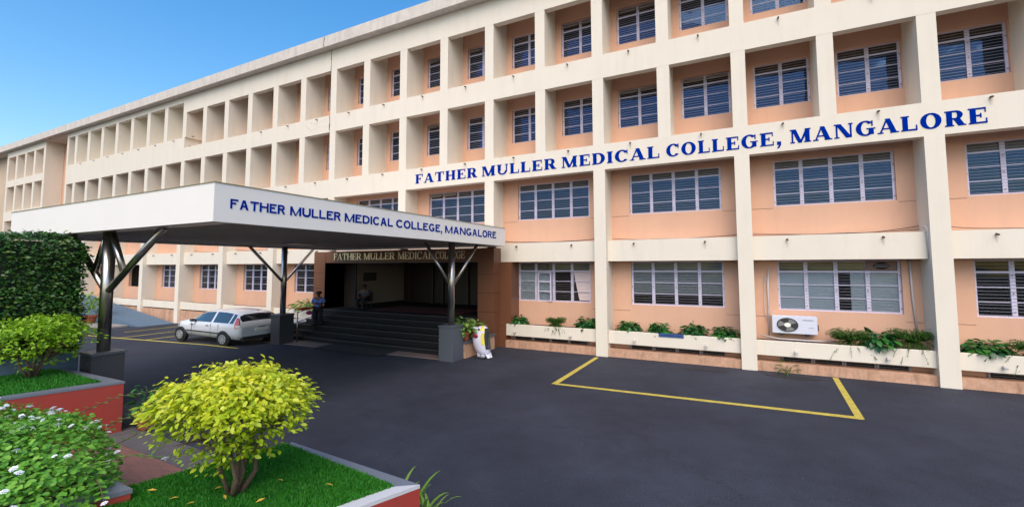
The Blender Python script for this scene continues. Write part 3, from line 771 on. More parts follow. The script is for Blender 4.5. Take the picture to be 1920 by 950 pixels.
# ------------------------------------------------------------------ planters
def coping(pts_out, pts_in, z0, z1, name, m, parent):
    """ring strip pieces between matching outer/inner corner lists"""
    b = MB()
    for i in range(len(pts_out)-1):
        b.prism([pts_out[i], pts_out[i+1], pts_in[i+1], pts_in[i]], z0, z1)
    return b.build(name, m, parent)
def grass(name, poly, z, n, label, parent=None, h=.06):
    """poly: ccw quad (a,b,c,d); random blades inside"""
    a, b, c, d_ = [np.array(p, float) for p in poly]
    u = RNG.random(n); v = RNG.random(n)
    P = (1-u)[:, None]*((1-v)[:, None]*a+v[:, None]*d_)+u[:, None]*((1-v)[:, None]*b+v[:, None]*c)
    ang = RNG.random(n)*2*math.pi; hh = h*(.55+.75*RNG.random(n)); wdt = .0035+.003*RNG.random(n)
    lean = RNG.random(n)*.55; la = RNG.random(n)*2*math.pi
    V = np.zeros((n, 5, 3)); dx = np.cos(ang)*wdt; dy = np.sin(ang)*wdt
    base = np.column_stack([P, np.full(n, z)])
    off = np.column_stack([np.cos(la)*lean*hh, np.sin(la)*lean*hh, np.zeros(n)])
    V[:, 0] = base-np.column_stack([dx, dy, np.zeros(n)]); V[:, 1] = base+np.column_stack([dx, dy, np.zeros(n)])
    mid = base+off*.35+np.column_stack([np.zeros(n), np.zeros(n), hh*.6])
    V[:, 2] = mid+np.column_stack([dx, dy, np.zeros(n)])*.8; V[:, 3] = mid-np.column_stack([dx, dy, np.zeros(n)])*.8
    V[:, 4] = base+off+np.column_stack([np.zeros(n), np.zeros(n), hh])
    F_ = np.array([[0, 1, 2], [0, 2, 3], [3, 2, 4]])
    fc = (np.arange(n)[:, None, None]*5+F_[None]).reshape(-1, 3)
    return trimesh(name, V.reshape(-1, 3), fc, M['grassm'], label=label, cat='grass', kind='stuff')
def trimesh(name, V, Fc, m, parent=None, smooth=False, **k):
    me = bpy.data.meshes.new(name); nv = len(V); nf = len(Fc); w_ = Fc.shape[1]
    me.vertices.add(nv); me.vertices.foreach_set('co', np.asarray(V, dtype=np.float32).ravel())
    me.loops.add(nf*w_); me.loops.foreach_set('vertex_index', Fc.ravel().astype(np.int32))
    me.polygons.add(nf); me.polygons.foreach_set('loop_start', (np.arange(nf)*w_).astype(np.int32)); me.polygons.foreach_set('loop_total', np.full(nf, w_, dtype=np.int32))
    me.update(calc_edges=True); me.validate(); me.materials.append(m)
    if smooth: me.polygons.foreach_set('use_smooth', [True]*nf)
    return link(name, me, parent, **k)
M['grassm'] = leafmat('grass_blades', [(.012, .13, .008), (.025, .22, .012), (.05, .30, .02), (.03, .17, .01)], .6, .3)
M['turf'] = mat('turf_base', (.012, .04, .008), .95, noise=(15, .5))

P1 = [(-5.37, -9.70), (-7.9, -9.74), (-7.9, -14.0), (-6.75, -14.0)]   # corner, back-left, front-left, right edge towards the camera
t = thing('raised_planter', 'red raised planter with close-cut lawn in front of the tall hedge', 'planter')
MB().prism([(-7.9, -14.0), (-6.75, -14.0), (-5.37, -9.70), (-7.9, -9.74)], -.05, .80).build('planter_wall', M['red'], t)
coping([(-6.75, -14.0), (-5.36, -9.69), (-7.9, -9.73)], [(-6.85, -14.0), (-5.66, -9.88), (-7.9, -9.86)], .80, .835, 'coping', M['darkcop'], t)
MB().prism([(-7.9, -14.0), (-6.85, -14.0), (-5.66, -9.88), (-7.9, -9.86)], .795, .825).build('turf', M['turf'], t)
grass('grass', [(-7.75, -13.2), (-6.65, -13.2), (-5.66, -9.88), (-7.75, -9.86)], .822, 26000, 'short green lawn in the red planter by the tall hedge', h=.045)
# P2
A_, B_ = (-1.02, -9.74), (1.085, -9.88)
dR = (-.24/.59, 1)  # direction of right edge per unit -Y
def rgt(y): return 1.085+(-9.88-y)*(-.40)
def lft(y): return -1.02+(-9.74-y)*(-.29)
t = thing('raised_planter', 'red raised planter with lawn around the yellow bush, pale coping at its corner', 'planter')
yb = -12.2
MB().prism([(lft(yb), yb), (rgt(yb), yb), B_, A_], -.05, .565).build('planter_wall', M['red'], t)
coping([(rgt(yb), yb), B_], [(rgt(yb)-.17, yb), (B_[0]-.22, B_[1]-.16)], .565, .60, 'coping', M['paleg'], t)
coping([B_, A_], [(B_[0]-.22, B_[1]-.16), (A_[0]+.02, A_[1]-.10)], .565, .60, 'coping', M['darkcop'], t)
MB().prism([(lft(yb), yb), (rgt(yb)-.17, yb), (B_[0]-.22, B_[1]-.16), (A_[0], A_[1]-.10)], .56, .59).build('turf', M['turf'], t)
grass('grass', [(lft(yb), yb), (rgt(yb)-.15, yb), (B_[0]-.20, B_[1]-.15), (A_[0], A_[1]-.09)], .588, 95000, 'green lawn strewn with yellow leaves around the yellow bush', h=.045)
# P3
t = thing('raised_planter', 'red raised planter with dark coping under the white-flowered bush', 'planter')
MB().prism([(-5.2, -13.0), (-1.78, -13.0), (-1.10, -11.35), (-5.2, -11.35)], -.05, .68).build('planter_wall', M['red'], t)
coping([(-1.77, -13.0), (-1.09, -11.34), (-5.2, -11.34)], [(-1.97, -13.0), (-1.29, -11.46), (-5.2, -11.46)], .68, .72, 'coping', M['darkcop'], t)
MB().prism([(-5.2, -13.0), (-1.97, -13.0), (-1.29, -11.46), (-5.2, -11.46)], .67, .70).build('soil', M['soil'], t)

# ------------------------------------------------------------------ foliage
LEAF = (np.array([(0, 0, 0), (.3, -.24, .03), (.3, 0, -.02), (.3, .24, .03), (.68, -.23, 0), (.68, 0, -.06), (.68, .23, 0), (1, 0, -.16)], float),
        np.array([(0, 1, 2), (0, 2, 3), (1, 4, 2), (2, 4, 5), (2, 5, 3), (3, 5, 6), (4, 7, 5), (5, 7, 6)]))
LEAFS = (np.array([(0, 0, 0), (.45, -.26, .02), (.45, .26, .02), (1, 0, -.1)], float), np.array([(0, 1, 2), (1, 3, 2)]))
def leaves(name, P, D, Uv, size, m, parent=None, tpl=LEAF, zs=1.0, zo=0, wide=1.0, **k):
    """P points, D leaf directions, Uv approximate normals, size per leaf"""
    n = len(P); T_, Fc = tpl
    D = D/np.linalg.norm(D, axis=1, keepdims=True)
    Sd = np.cross(Uv, D); ln = np.linalg.norm(Sd, axis=1, keepdims=True); Sd = np.where(ln > 1e-4, Sd/np.maximum(ln, 1e-4), np.array([1., 0, 0]))
    Nn = np.cross(D, Sd)
    V = P[:, None, :]+size[:, None, None]*(T_[None, :, 0:1]*D[:, None, :]+wide*T_[None, :, 1:2]*Sd[:, None, :]+T_[None, :, 2:3]*Nn[:, None, :])
    V = V.reshape(-1, 3)
    if zs != 1: V[:, 2] = zo+(V[:, 2]-zo)*zs
    fc = (np.arange(n)[:, None, None]*len(T_)+Fc[None]).reshape(-1, 3)
    return trimesh(name, V, fc, m, parent, smooth=True, **k)
def rnd_dirs(n, up=0., flat=1.):
    a = RNG.random(n)*2*math.pi; z = RNG.normal(0, .35, n)+up
    return np.column_stack([np.cos(a)*flat, np.sin(a)*flat, z])

def bush(name, label, loc, Rm, ztop, zrim, zlow, nl, ls, m, stems, seed, holes=.0, low_frac=.3, wob=.1):
    """flat-topped clipped bush: dome above a funnel of branches; z values are heights above the base"""
    rg = np.random.default_rng(seed)
    t = thing(name, label, 'bush', loc)
    ph = rg.random(6)*6.28
    def rad(a): return Rm*(1+wob*np.sin(2*a+ph[0])+wob*.7*np.sin(3*a+ph[1])+wob*.5*np.sin(5*a+ph[2]))
    # clump centres give the crown its light and dark tufts
    nt_ = int(nl/9)
    a = rg.random(nt_)*2*math.pi; q = np.sqrt(rg.random(nt_)); r = q*rad(a)
    top = zrim+(ztop-zrim)*np.sqrt(np.clip(1-q**2.8, 0, 1))*(1+.07*np.sin(3*a+ph[3]))+.035*rg.normal(0, 1, nt_)
    bot = zlow+(zrim-zlow-.12)*np.clip(q, 0, 1)**1.6
    low = rg.random(nt_) < low_frac
    depth = np.where(low, rg.random(nt_), rg.random(nt_)**2*.35)
    z = top-(top-bot)*depth
    r = np.where(low, r*(.75+.25*rg.random(nt_)), r)
    Cn = np.column_stack([r*np.cos(a), r*np.sin(a), z])
    idx = rg.integers(0, nt_, nl)
    P = Cn[idx]+rg.normal(0, .045, (nl, 3))*np.array([1, 1, .7])
    out = np.column_stack([P[:, 0], P[:, 1], np.zeros(nl)])/Rm
    D = out*1.1+rnd_dirs(nl, -.25)*.75
    Uv = np.column_stack([out[:, 0]*.5, out[:, 1]*.5, np.ones(nl)])+rg.normal(0, .45, (nl, 3))
    leaves('crown', P, D, Uv, ls*(.7+.6*rg.random(nl)), m, t)
    # limbs
    lb_ = MB(); rs = random.Random(seed)
    for i in range(stems):
        aa = 2*math.pi*i/stems+rs.uniform(-.4, .4); ex = rs.uniform(.35, .8)
        sp_ = rs.uniform(.07, .19); p0 = Vector((.035*math.cos(aa), .035*math.sin(aa), 0)); p3 = Vector((ex*Rm*math.cos(aa), ex*Rm*math.sin(aa), zrim+.6*(ztop-zrim)*(1-ex)))
        p1 = Vector((sp_*math.cos(aa+.3), sp_*math.sin(aa+.3), zlow*rs.uniform(.8, 1.3))); p2 = Vector((.38*p3.x+.03*math.cos(aa), .38*p3.y+.03*math.sin(aa), zlow+.5*(p3.z-zlow)))
        pts = [p0, p1, p1.lerp(p2, .5)+Vector((rs.uniform(-.02, .02), rs.uniform(-.02, .02), 0)), p2, p3]
        r0 = rs.uniform(.012, .030); lb_.tube(pts, [r0, r0*.8, r0*.6, r0*.4, r0*.15], 8)
        for j in range(9):
            s0 = pts[2].lerp(p3, rs.uniform(0, .8)); ang = aa+rs.uniform(-1, 1)
            e_ = s0+Vector((math.cos(ang)*.28, math.sin(ang)*.28, rs.uniform(.02, .2))); lb_.tube([s0, s0.lerp(e_, .5)+Vector((0, 0, .02)), e_], [.009, .006, .003], 5, caps=False)
    lb_.tube([(0, 0, -.03), (0, .01, zlow*.45), (.03, 0, zlow*.9), (.02, .02, zrim)], [.05, .04, .026, .012], 10)
    lb_.build('trunk', M['bark'], t)
    return t
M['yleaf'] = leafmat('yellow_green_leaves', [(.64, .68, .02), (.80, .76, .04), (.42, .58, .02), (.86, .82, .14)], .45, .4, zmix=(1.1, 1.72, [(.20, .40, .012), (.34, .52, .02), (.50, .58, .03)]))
M['gleaf'] = leafmat('lime_green_leaves', [(.14, .34, .015), (.25, .48, .02), (.36, .56, .04)], .4, .35)
M['hleaf'] = leafmat('hedge_leaves', [(.014, .075, .014), (.026, .11, .018), (.05, .15, .02), (.018, .08, .016), (.14, .24, .03)], .38, .15)
M['lleaf'] = leafmat('lantana_leaves', [(.07, .24, .02), (.13, .37, .03), (.24, .50, .05)], .5, .3)
M['bleaf'] = leafmat('broad_dark_leaves', [(.008, .06, .020), (.015, .10, .028), (.03, .15, .02), (.05, .20, .03)], .35, .2)
M['vleaf'] = leafmat('variegated_leaves', [(.16, .32, .05), (.30, .46, .12), (.10, .26, .03)], .4, .3)
M['fern'] = leafmat('fern_fronds', [(.02, .085, .01), (.04, .13, .012), (.09, .17, .02)], .5, .3)
M['sleaf'] = leafmat('strap_leaves', [(.16, .30, .03), (.12, .26, .03), (.25, .36, .06)], .4, .3)
M['deadleaf'] = mat('fallen_leaf', (.50, .33, .04), .7)

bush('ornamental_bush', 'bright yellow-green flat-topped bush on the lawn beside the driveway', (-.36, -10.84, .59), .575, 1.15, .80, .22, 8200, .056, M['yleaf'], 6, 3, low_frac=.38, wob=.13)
bush('ornamental_bush', 'lime green rounded bush on the lawn before the tall dark hedge', (-7.15, -10.3, .82), .72, 1.06, .62, .16, 4200, .062, M['gleaf'], 6, 5, low_frac=.5, wob=.06)

# tall hedge on its blue-grey wall
hd = thing('hedge', 'tall clipped dark green hedge in front of the canopy post', 'hedge', (0, 0, 0))
MB().box(-9.3, -7.78, -13.3, -9.53, 1.10, 3.26).build('shade_core', mat('hedge_inner', (.010, .022, .008), .95, noise=(14, .7)), hd)  # solid core, coloured near-black for the shade between the leaves
def box_leaves(n, x0, x1, y0, y1, z0, z1):
    fr_ = [((y1-y0)*(z1-z0), 0), ((x1-x0)*(z1-z0), 1), ((x1-x0)*(y1-y0), 2)]
    tot = sum(f[0] for f in fr_); P = []; Nn = []
    for ar, kx in fr_:
        m_ = int(n*ar/tot); u = RNG.random(m_); v = RNG.random(m_); dd = RNG.normal(0, .035, m_)
        if kx == 0: P.append(np.column_stack([x1+dd, y0+(y1-y0)*u, z0+(z1-z0)*v])); Nn.append(np.tile([1., 0, .2], (m_, 1)))
        if kx == 1: P.append(np.column_stack([x0+(x1-x0)*u, y1+dd, z0+(z1-z0)*v])); Nn.append(np.tile([0, 1., .2], (m_, 1)))
        if kx == 2: P.append(np.column_stack([x0+(x1-x0)*u, y0+(y1-y0)*v, z1+dd])); Nn.append(np.tile([0, 0, 1.], (m_, 1)))
    P = np.vstack(P); Nn = np.vstack(Nn)
    # bulge and lump the surface
    lump = .05*np.sin(P[:, 1]*3.1+1)+.04*np.sin(P[:, 2]*4.7+P[:, 1]*2)
    P = P+Nn*lump[:, None]
    return P, Nn
P_, N_ = box_leaves(17000, -9.3, -7.74, -12.6, -9.49, 1.12, 3.30)
rd = (P_[:, 2] > 3.05) & ((P_[:, 1] > -9.75))
P_[rd, 2] -= (P_[rd, 1]+9.75)*.35
D_ = rnd_dirs(len(P_), -.35)*.8+N_*.6
leaves('foliage', P_, D_, N_+RNG.normal(0, .5, P_.shape)+np.array([0, 0, .5]), .062*(.6+.8*RNG.random(len(P_))), M['hleaf'], hd)
# loose shoots
sh = MB()
for i in range(14):
    y = random.uniform(-11.8, -9.5); z = random.choice([3.3, 3.32, random.uniform(1.6, 3.2)]); x = random.uniform(-8.2, -7.75)
    sh.tube([(x, y, z-.05), (x+.05, y+random.uniform(0, .1), z+.05), (x+random.uniform(.02, .12), y+random.uniform(.02, .2), z+.12)], [.005, .004, .002], 5)
sh.build('shoot', M['bark'], hd)
bevel(MB().box(-9.2, -7.72, -13.5, -9.50, -.05, 1.12).build('planter_wall', M['bluewall'], label='blue-grey masonry plinth wall below the tall hedge', cat='wall'), .01)

# white flowered lantana
lt_ = thing('lantana_bush', 'spreading green bush with white flower heads spilling over its red planter', 'bush', (0, 0, 0))
n = 14500
cx0, cy0 = -2.75, -11.95
a = RNG.random(n)*2*math.pi; q = np.sqrt(RNG.random(n))
ex, ey = 1.75, .95
x = cx0+ex*q*np.cos(a); y = cy0+ey*q*np.sin(a)
hh = .72+.52*np.sqrt(np.clip(1-q**2.4, 0, 1))+.05*np.sin(x*5)+.04*np.sin(y*7+x*3)
z = hh-(hh-.68)*RNG.random(n)**2.5
z = np.where(q > .93, z-.12*RNG.random(n), z)
P_ = np.column_stack([x, y, z])+RNG.normal(0, .02, (n, 3))
out = np.column_stack([(x-cx0)/ex, (y-cy0)/ey, np.zeros(n)])
leaves('foliage', P_, out*.6+rnd_dirs(n, -.1), np.column_stack([out[:, 0]*.5, out[:, 1]*.5, np.ones(n)])+RNG.normal(0, .35, (n, 3)), .048*(.6+.8*RNG.random(n)), M['lleaf'], lt_, wide=1.25)
FH = []
rf = random.Random(4)
while len(FH) < 93:
    aa = rf.uniform(0, 6.28); q_ = math.sqrt(rf.random())
    if len(FH) % 3 == 0: aa = rf.uniform(.4, 2.7); q_ = rf.uniform(.35, .95)
    xx = cx0+ex*q_*math.cos(aa)*1.02; yy = cy0+ey*q_*math.sin(aa)*1.02
    zz = .72+.52*math.sqrt(max(0, 1-q_**2.4))+.05*math.sin(xx*5)+.04*math.sin(yy*7+xx*3)+rf.uniform(.015, .07)
    FH.append((xx, yy, zz))
TND = [((-1.5, -11.45, .9), (-.75, -11.25, 1.02)), ((-1.6, -11.3, 1.0), (-1.0, -10.9, 1.25)), ((-1.3, -11.55, .85), (-.95, -11.6, .74)), ((-2.4, -11.3, 1.2), (-1.7, -10.9, 1.42)), ((-2.0, -11.2, 1.1), (-1.4, -10.95, 1.25))]
tn = MB(); LP = []; LD = []
for p, q_ in TND:
    p, q_ = Vector(p), Vector(q_); mid = p.lerp(q_, .5)+Vector((0, 0, .06)); tn.tube([p, mid, q_], [.006, .005, .003], 5)
    for i in range(7):
        s0 = p.lerp(mid, i/3.5) if i < 4 else mid.lerp(q_, (i-3.5)/3.5)
        for sgn in (-1, 1): LP.append(s0); LD.append(Vector(((q_-p).normalized()*.5+Vector((sgn*.5, sgn*.6, .1)))))
    FH.append(tuple(q_))
tn.build('stem', M['bark'], lt_)
leaves('foliage', np.array([tuple(v) for v in LP]), np.array([tuple(v) for v in LD]), np.tile([0., 0, 1], (len(LP), 1)), np.full(len(LP), .06), M['lleaf'], lt_, wide=1.3)
def floret_mesh(mt):
    b = MB(); rr_ = random.Random(2)
    for i in range(30):
        aa = i*2.4; rr = .034*math.sqrt(i/30); cx_, cy_, cz_ = rr*math.cos(aa), rr*math.sin(aa), .012-(rr/.034)**2*.014+rr_.uniform(-.003, .003)
        k0 = len(b.v)
        for j in range(5):
            t_ = 2*math.pi*j/5+aa; b.v.append((cx_+.0078*math.cos(t_), cy_+.0078*math.sin(t_), cz_+.001))
        b.v.append((cx_, cy_, cz_-.003))
        for j in range(5): b.f.append((k0+j, k0+(j+1) % 5, k0+5)); b.sm.append(False)
    b.tube([(0, 0, -.03), (0, 0, .0)], .003, 5)
    me = b.mesh('flower_head'); me.materials.append(mt); return me
FM = floret_mesh(M['flower']); FMP = floret_mesh(M['flowerp'])
for i, p in enumerate(FH):
    o = link('flower_head', FMP if i in (7, 23) else FM, lt_); o.location = p; s_ = rf.uniform(.5, .9); o.scale = (s_, s_, s_)
    o.rotation_euler = (rf.uniform(-.5, .3), rf.uniform(-.2, .6), rf.uniform(0, 6))

# plants grown from a crown of arching leaves
def rosette(name, label, cat, loc, n, L, m, up=.6, droop=.5, wide=.9, spread=.1, parent=None, group=None, hgt=.0, tpl=LEAF, seed=0, partname='foliage', sq=.8):
    rg = np.random.default_rng(seed); t = parent or thing(name, label, cat, loc, group)
    if group and 'trough' in group: L *= 1.25; n = int(n*1.5); hgt += .07; up += .25
    a = rg.random(n)*2*math.pi; el = rg.random(n)
    P = np.column_stack([np.cos(a)*spread*rg.random(n), np.sin(a)*spread*rg.random(n), hgt+.05*rg.random(n)+hgt*.3*rg.normal(0, 1, n)])
    e = up*el
    st = L*(.35+.5*rg.random(n))
    tip = P+np.column_stack([np.cos(a)*st*(1-.4*el), np.sin(a)*st*(1-.4*el), st*e*sq])
    D = np.column_stack([np.cos(a), np.sin(a), -droop+1.2*e*rg.random(n)])
    leaves(partname, tip, D, np.tile([0., 0, 1.], (n, 1))+rg.normal(0, .25, (n, 3)), L*(.55+.4*rg.random(n)), m, t, tpl=tpl, wide=wide)
    b = MB()
    for i in range(0, n, 2): b.tube([tuple(P[i]), tuple((P[i]+tip[i])/2+np.array([0, 0, .02])), tuple(tip[i])], [.006, .005, .004], 4, caps=False)
    b.build('stem', m, t)
    return t
def mound(label, loc, R_, H_, n, L, m, seed, group=None, wide=1.1, name='broadleaf_plant', droop=.75):
    rg = np.random.default_rng(seed); t = thing(name, label, 'plant', loc, group)
    n = int(n*2.1); L *= 1.05; H_ *= 1.12
    a = rg.random(n)*2*math.pi; el = np.arcsin(rg.random(n)**.9); q = .5+.5*rg.random(n)
    P = np.column_stack([R_*np.cos(el)*np.cos(a)*q, R_*.72*np.cos(el)*np.sin(a)*q, H_*(.12+.88*np.sin(el)*q)])
    # leaves start a little inside and hang outwards
    out = np.column_stack([np.cos(a), np.sin(a), np.zeros(n)])
    D = out*(.7+.5*rg.random(n))[:, None]+np.column_stack([np.zeros(n), np.zeros(n), -droop+.8*np.sin(el)])
    D += rg.normal(0, .25, (n, 3))
    Uv = out*.7+np.array([0, 0, .9])+rg.normal(0, .25, (n, 3))
    leaves('foliage', P, D, Uv, L*(.65+.6*rg.random(n)), m, t, wide=wide)
    b = MB()
    for i in range(0, n, 3): b.tube([(0, 0, -.03), (P[i][0]*.5, P[i][1]*.5, P[i][2]*.7), tuple(P[i])], [.008, .006, .004], 4, caps=False)
    b.build('stem', M['bark'] if m is not M['bleaf'] else m, t); return t
def fernplant(label, loc, n, L, hang, seed, group):
    L *= 1.2; n = int(n*1.4)
    rg = np.random.default_rng(seed); t = thing('fern', label, 'fern', loc, group)
    P = []; D = []; Sz = []; b = MB()
    for i in range(n):
        a = rg.random()*2*math.pi; l = L*(.45+.65*rg.random()); out = Vector((math.cos(a), math.sin(a)*.55, 0)); up_ = rg.uniform(.7, 1.7)
        if rg.random() < hang*.55: out = Vector((math.cos(a)*1.1, -abs(math.sin(a))*.4-.18, 0)); top = rg.uniform(.2, .7); dr = rg.uniform(.7, 1.7); l *= rg.uniform(.5, 1.25)
        else: top = up_; dr = up_*.62+.1
        pts = []
        for j in range(8):
            s = j/7; pts.append(Vector((0, 0, .02))+out*l*s+Vector((0, 0, l*(top*s-dr*s*s))))
        b.tube([tuple(p) for p in pts], [.003]*8, 4, caps=False)
        for j in range(1, 8):
            d0 = (pts[j]-pts[j-1]).normalized()
            for q in range(5):
                side = Vector((rg.normal(), rg.normal(), rg.normal()*.5)); p = pts[j-1].lerp(pts[j], rg.random())
                P.append(tuple(p)); D.append(tuple(d0*.6+side*.7)); Sz.append(.038*(.6+.8*rg.random()))
    P = np.array(P); leaves('frond', P, np.array(D), np.tile([0., -.3, 1.], (len(P), 1)), np.array(Sz), M['fern'], t, tpl=LEAFS, wide=.6)
    b.build('stem', M['fern'], t); return t
gp = 'plants growing in the window trough'
mound('dark broad-leaved plant in the trough right beside the brown portal', (-2.88, .44, .76), .34, .28, 75, .15, M['bleaf'], 21, gp)
fernplant('bushy fern hanging over the trough below the open curtained window', (-1.42, .24, .84), 190, .30, .45, 31, gp)
mound('dark broad-leaved plant below the pink curtain, touching the cream column', (-.42, .44, .76), .38, .33, 90, .15, M['bleaf'], 22, gp)
for i, (x, lb2) in enumerate(((.92, 'dark broad-leaved plant nearest the left column of the signed trough'), (1.84, 'dark broad-leaved plant just above the left end of the blue sign plate'),
                              (2.80, 'dark broad-leaved plant with a brown dried flower stalk right of the blue plate'), (3.62, 'dark broad-leaved plant at the right end of the signed trough'))):
    t = mound(lb2, (x, .44, .76), .36+.02*(i % 2), .29-.02*(i % 2), 85, .15, M['bleaf'], 23+i, gp)
    if i == 2:
        b = MB(); b.tube([(-.05, 0, .2), (-.03, 0, .34), (-.02, 0, .42)], [.008, .006, .018], 6); b.build('flower_stalk', mat('dried_stalk', (.20, .09, .08), .8), t)
fernplant('feathery fern right of the air conditioner over the trough', (6.42, .30, .84), 260, .40, .22, 32, gp)
mound('glossy upright broad-leaved plant between the two ferns', (7.02, .32, .80), .34, .32, 60, .19, M['bleaf'], 28, gp)
fernplant('tall feathery fern trailing over the trough beside the right column', (7.62, .32, .92), 270, .40, .28, 33, gp)
mound('low broad-leaved plant in the trough at the right edge', (8.95, .44, .76), .42, .26, 90, .19, M['bleaf'], 29, gp)
fernplant('wispy fern trailing from the last trough at the right edge', (9.62, .28, .84), 150, .36, .4, 34, gp)
rosette('broadleaf_plant', 'light green striped plant in the trough behind the railing', 'plant', (-13.6, .30, .86), 60, .34, M['vleaf'], up=.8, seed=30, wide=.5, group=gp, spread=.3)
# little weed at the foot of the wall
rosette('weed', 'straggly brown-green weed growing from the plinth under the air conditioner', 'weed', (5.05, .0, .03), 46, .22, M['fern'], up=1.4, seed=40, wide=.35)
# strap-leaved plant behind the near planter
def strap(label, loc, n, L, seed):
    rg = random.Random(seed); t = thing('strap_leaf_plant', label, 'plant', loc); b = MB()
    for i in range(n):
        a = rg.uniform(0, 6.28); l = L*rg.uniform(.6, 1.1); w_ = rg.uniform(.018, .028); o = Vector((math.cos(a), math.sin(a), 0)); s_ = Vector((-o.y, o.x, 0)); up = rg.uniform(.9, 1.7); x0 = rg.uniform(-.45, .45)
        k0 = len(b.v)
        for j in range(7):
            s = j/6; p = Vector((x0, 0, 0))+o*l*s*.75+Vector((0, 0, l*(up*s-.75*s*s))); ww = w_*(1-s**3)*(.6+.4*min(1, s*4))
            b.v += [tuple(p-s_*ww), tuple(p+s_*ww)]
        for j in range(6): b.f.append((k0+2*j, k0+2*j+1, k0+2*j+3, k0+2*j+2)); b.sm.append(True)
    b.build('foliage', M['sleaf'], t); return t
strap('light green strap-leaved plant rising behind the near planter corner', (.62, -9.58, 0), 60, .50, 3)
# fallen leaves
lm = MB(); lm.v = [(-.04, 0, 0), (0, -.016, .006), (.045, 0, 0), (0, .016, .006)]; lm.f = [(0, 1, 2, 3)]; lm.sm = [False]
lme = lm.mesh('fallen_leaf'); lme.materials.append(M['deadleaf'])
for i in range(16):
    yy = random.uniform(-11.45, -10.35); xx = random.uniform(lft(yy)+.1, rgt(yy)-.5)
    o = link('fallen_leaf', lme, None, 'small yellow fallen leaf lying on the lawn under the yellow bush', 'leaf', 'fallen yellow leaves on the lawn'); o.location = (xx, yy, .65); o.rotation_euler = (random.uniform(-.3, .3), random.uniform(-.3, .3), random.uniform(0, 6))

# potted plants
def pot(name, label, loc, r, h, m, n, L, lm_, seed, up=1.0, wide=1, hg=None):
    t = thing(name, label, 'potted plant', loc)
    MB().lathe([(r*.62, 0), (r*.72, h*.2), (r*.9, h*.78), (r*.92, h*.80), (r*1.04, h*.80), (r*1.04, h), (r*.9, h), (r*.88, h*.9)], (0, 0, 0), 20).build('pot', m, t)
    rosette('', '', '', loc, n, L, lm_, up=up, parent=t, hgt=h if hg is None else hg, seed=seed, wide=wide, spread=.12)
    return t
pot('potted_plant', 'light green leafy plant in a terracotta pot behind the right pedestal', (-3.52, -1.95, .50), .13, .24, M['terra'], 70, .26, M['vleaf'], 51, 1.3, .95, .34)
pot('potted_plant', 'second light green potted plant just behind the penguin bin', (-3.52, -1.35, .50), .13, .22, M['terra'], 46, .24, M['vleaf'], 52, 1.1, .95, .30)
pot('potted_plant', 'dark leafy potted plant in the gap beside the red planter corner', (-5.13, -9.45, .0), .16, .25, M['terra'], 90, .17, M['bleaf'], 53, 1.4, .8, .40)
pot('potted_plant', 'yellow-green feathery plant in a red pot by the far ramp', (-27.6, -2.3, -.26), .34, .42, M['terra'], 140, .55, M['vleaf'], 54, 1.5, .5, .8)

# ------------------------------------------------------------------ penguin bin
pg = thing('penguin_bin', 'penguin-shaped litter bin with white belly, black back and red mouth', 'litter bin', (-3.00, -1.78, 0)); pg.scale = (1.16, 1.1, 1)
def pbody(prof, ang0, ang1, name, m, extra=0, lean=.0, n=24):
    b = MB(); full = (ang1-ang0) >= 359
    for (r, z, dx) in prof:
        for j in range(n+1):
            t_ = math.radians(ang0+(ang1-ang0)*j/n); b.v.append((dx+(r+extra)*math.cos(t_), (r+extra)*.9*math.sin(t_), z))
    for k_ in range(len(prof)-1):
        for j in range(n):
            a_ = k_*(n+1)+j; b.f.append((a_, a_+1, a_+n+2, a_+n+1)); b.sm.append(True)
    return b.build(name, m, pg)
prof = [(.02, .10, .05), (.15, .11, .04), (.185, .17, .02), (.215, .28, -.01), (.235, .42, -.04), (.235, .56, -.06), (.22, .68, -.06), (.20, .77, -.04), (.185, .83, -.03), (.15, .90, -.02), (.08, .95, -.01), (.01, .96, 0)]
pbody(prof, 0, 360, 'body', M['pwhite'])
# heading: front faces camera-left (-X,-Y); back is +X/+Y
pbody([p for p in prof if .25 < p[1] < .93], -42, 165, 'back', M['plastic'], .006)
pbody([p for p in prof if .35 < p[1] < .79], -66, -42, 'neck_patch', M['pyellow'], .007, n=6)
pbody([p for p in prof if p[1] > .79], -80, -42, 'head_patch', M['pyellow'], .008)
b = MB(); b.lathe([(.075, 0), (.07, .02), (.05, .03)], (0, 0, 0), 18); o = b.build('mouth', mat('mouth_red', (.35, .01, .02), .4), pg); o.location = (-.12, -.20, .68); o.rotation_euler = (math.radians(90), 0, math.radians(-12)); o.scale = (1, .75, 1)
b = MB(); b.lathe([(.085, 0), (.083, .012), (.07, .014)], (0, 0, 0), 18); o = b.build('mouth_rim', M['plastic'], pg); o.location = (-.118, -.193, .675); o.rotation_euler = (math.radians(90), 0, math.radians(-12)); o.scale = (1, .75, 1)
for sx, sy in ((-.09, -.10), (.07, -.12)):
    MB().box(sx-.07, sx+.07, sy-.10, sy+.06, 0, .05).build('foot', M['plastic'], pg)
for s_ in (0, 1):
    b = MB(); b.tube([(-.07+.12*s_, -.07-.02*s_, .03), (-.05+.11*s_, -.05, .20)], [.07, .085], 12); b.build('leg', M['pwhite'], pg)
b = MB(); b.poly([(.10, -.08, .62), (.20, -.10, .30), (.24, -.05, .28), (.19, .0, .62)], (.012, .02, 0)); b.build('flipper', M['plastic'], pg)
b = MB(); b.poly([(.08, -.1, .22), (.22, -.14, .03), (.24, .02, .03), (.14, .05, .25)], (.02, .03, 0)); b.build('tail', M['pwhite'], pg)
b = MB(); b.tube([(-.10, -.12, .88), (-.20, -.20, .93)], [.05, .010], 8); b.build('beak', M['pwhite'], pg)
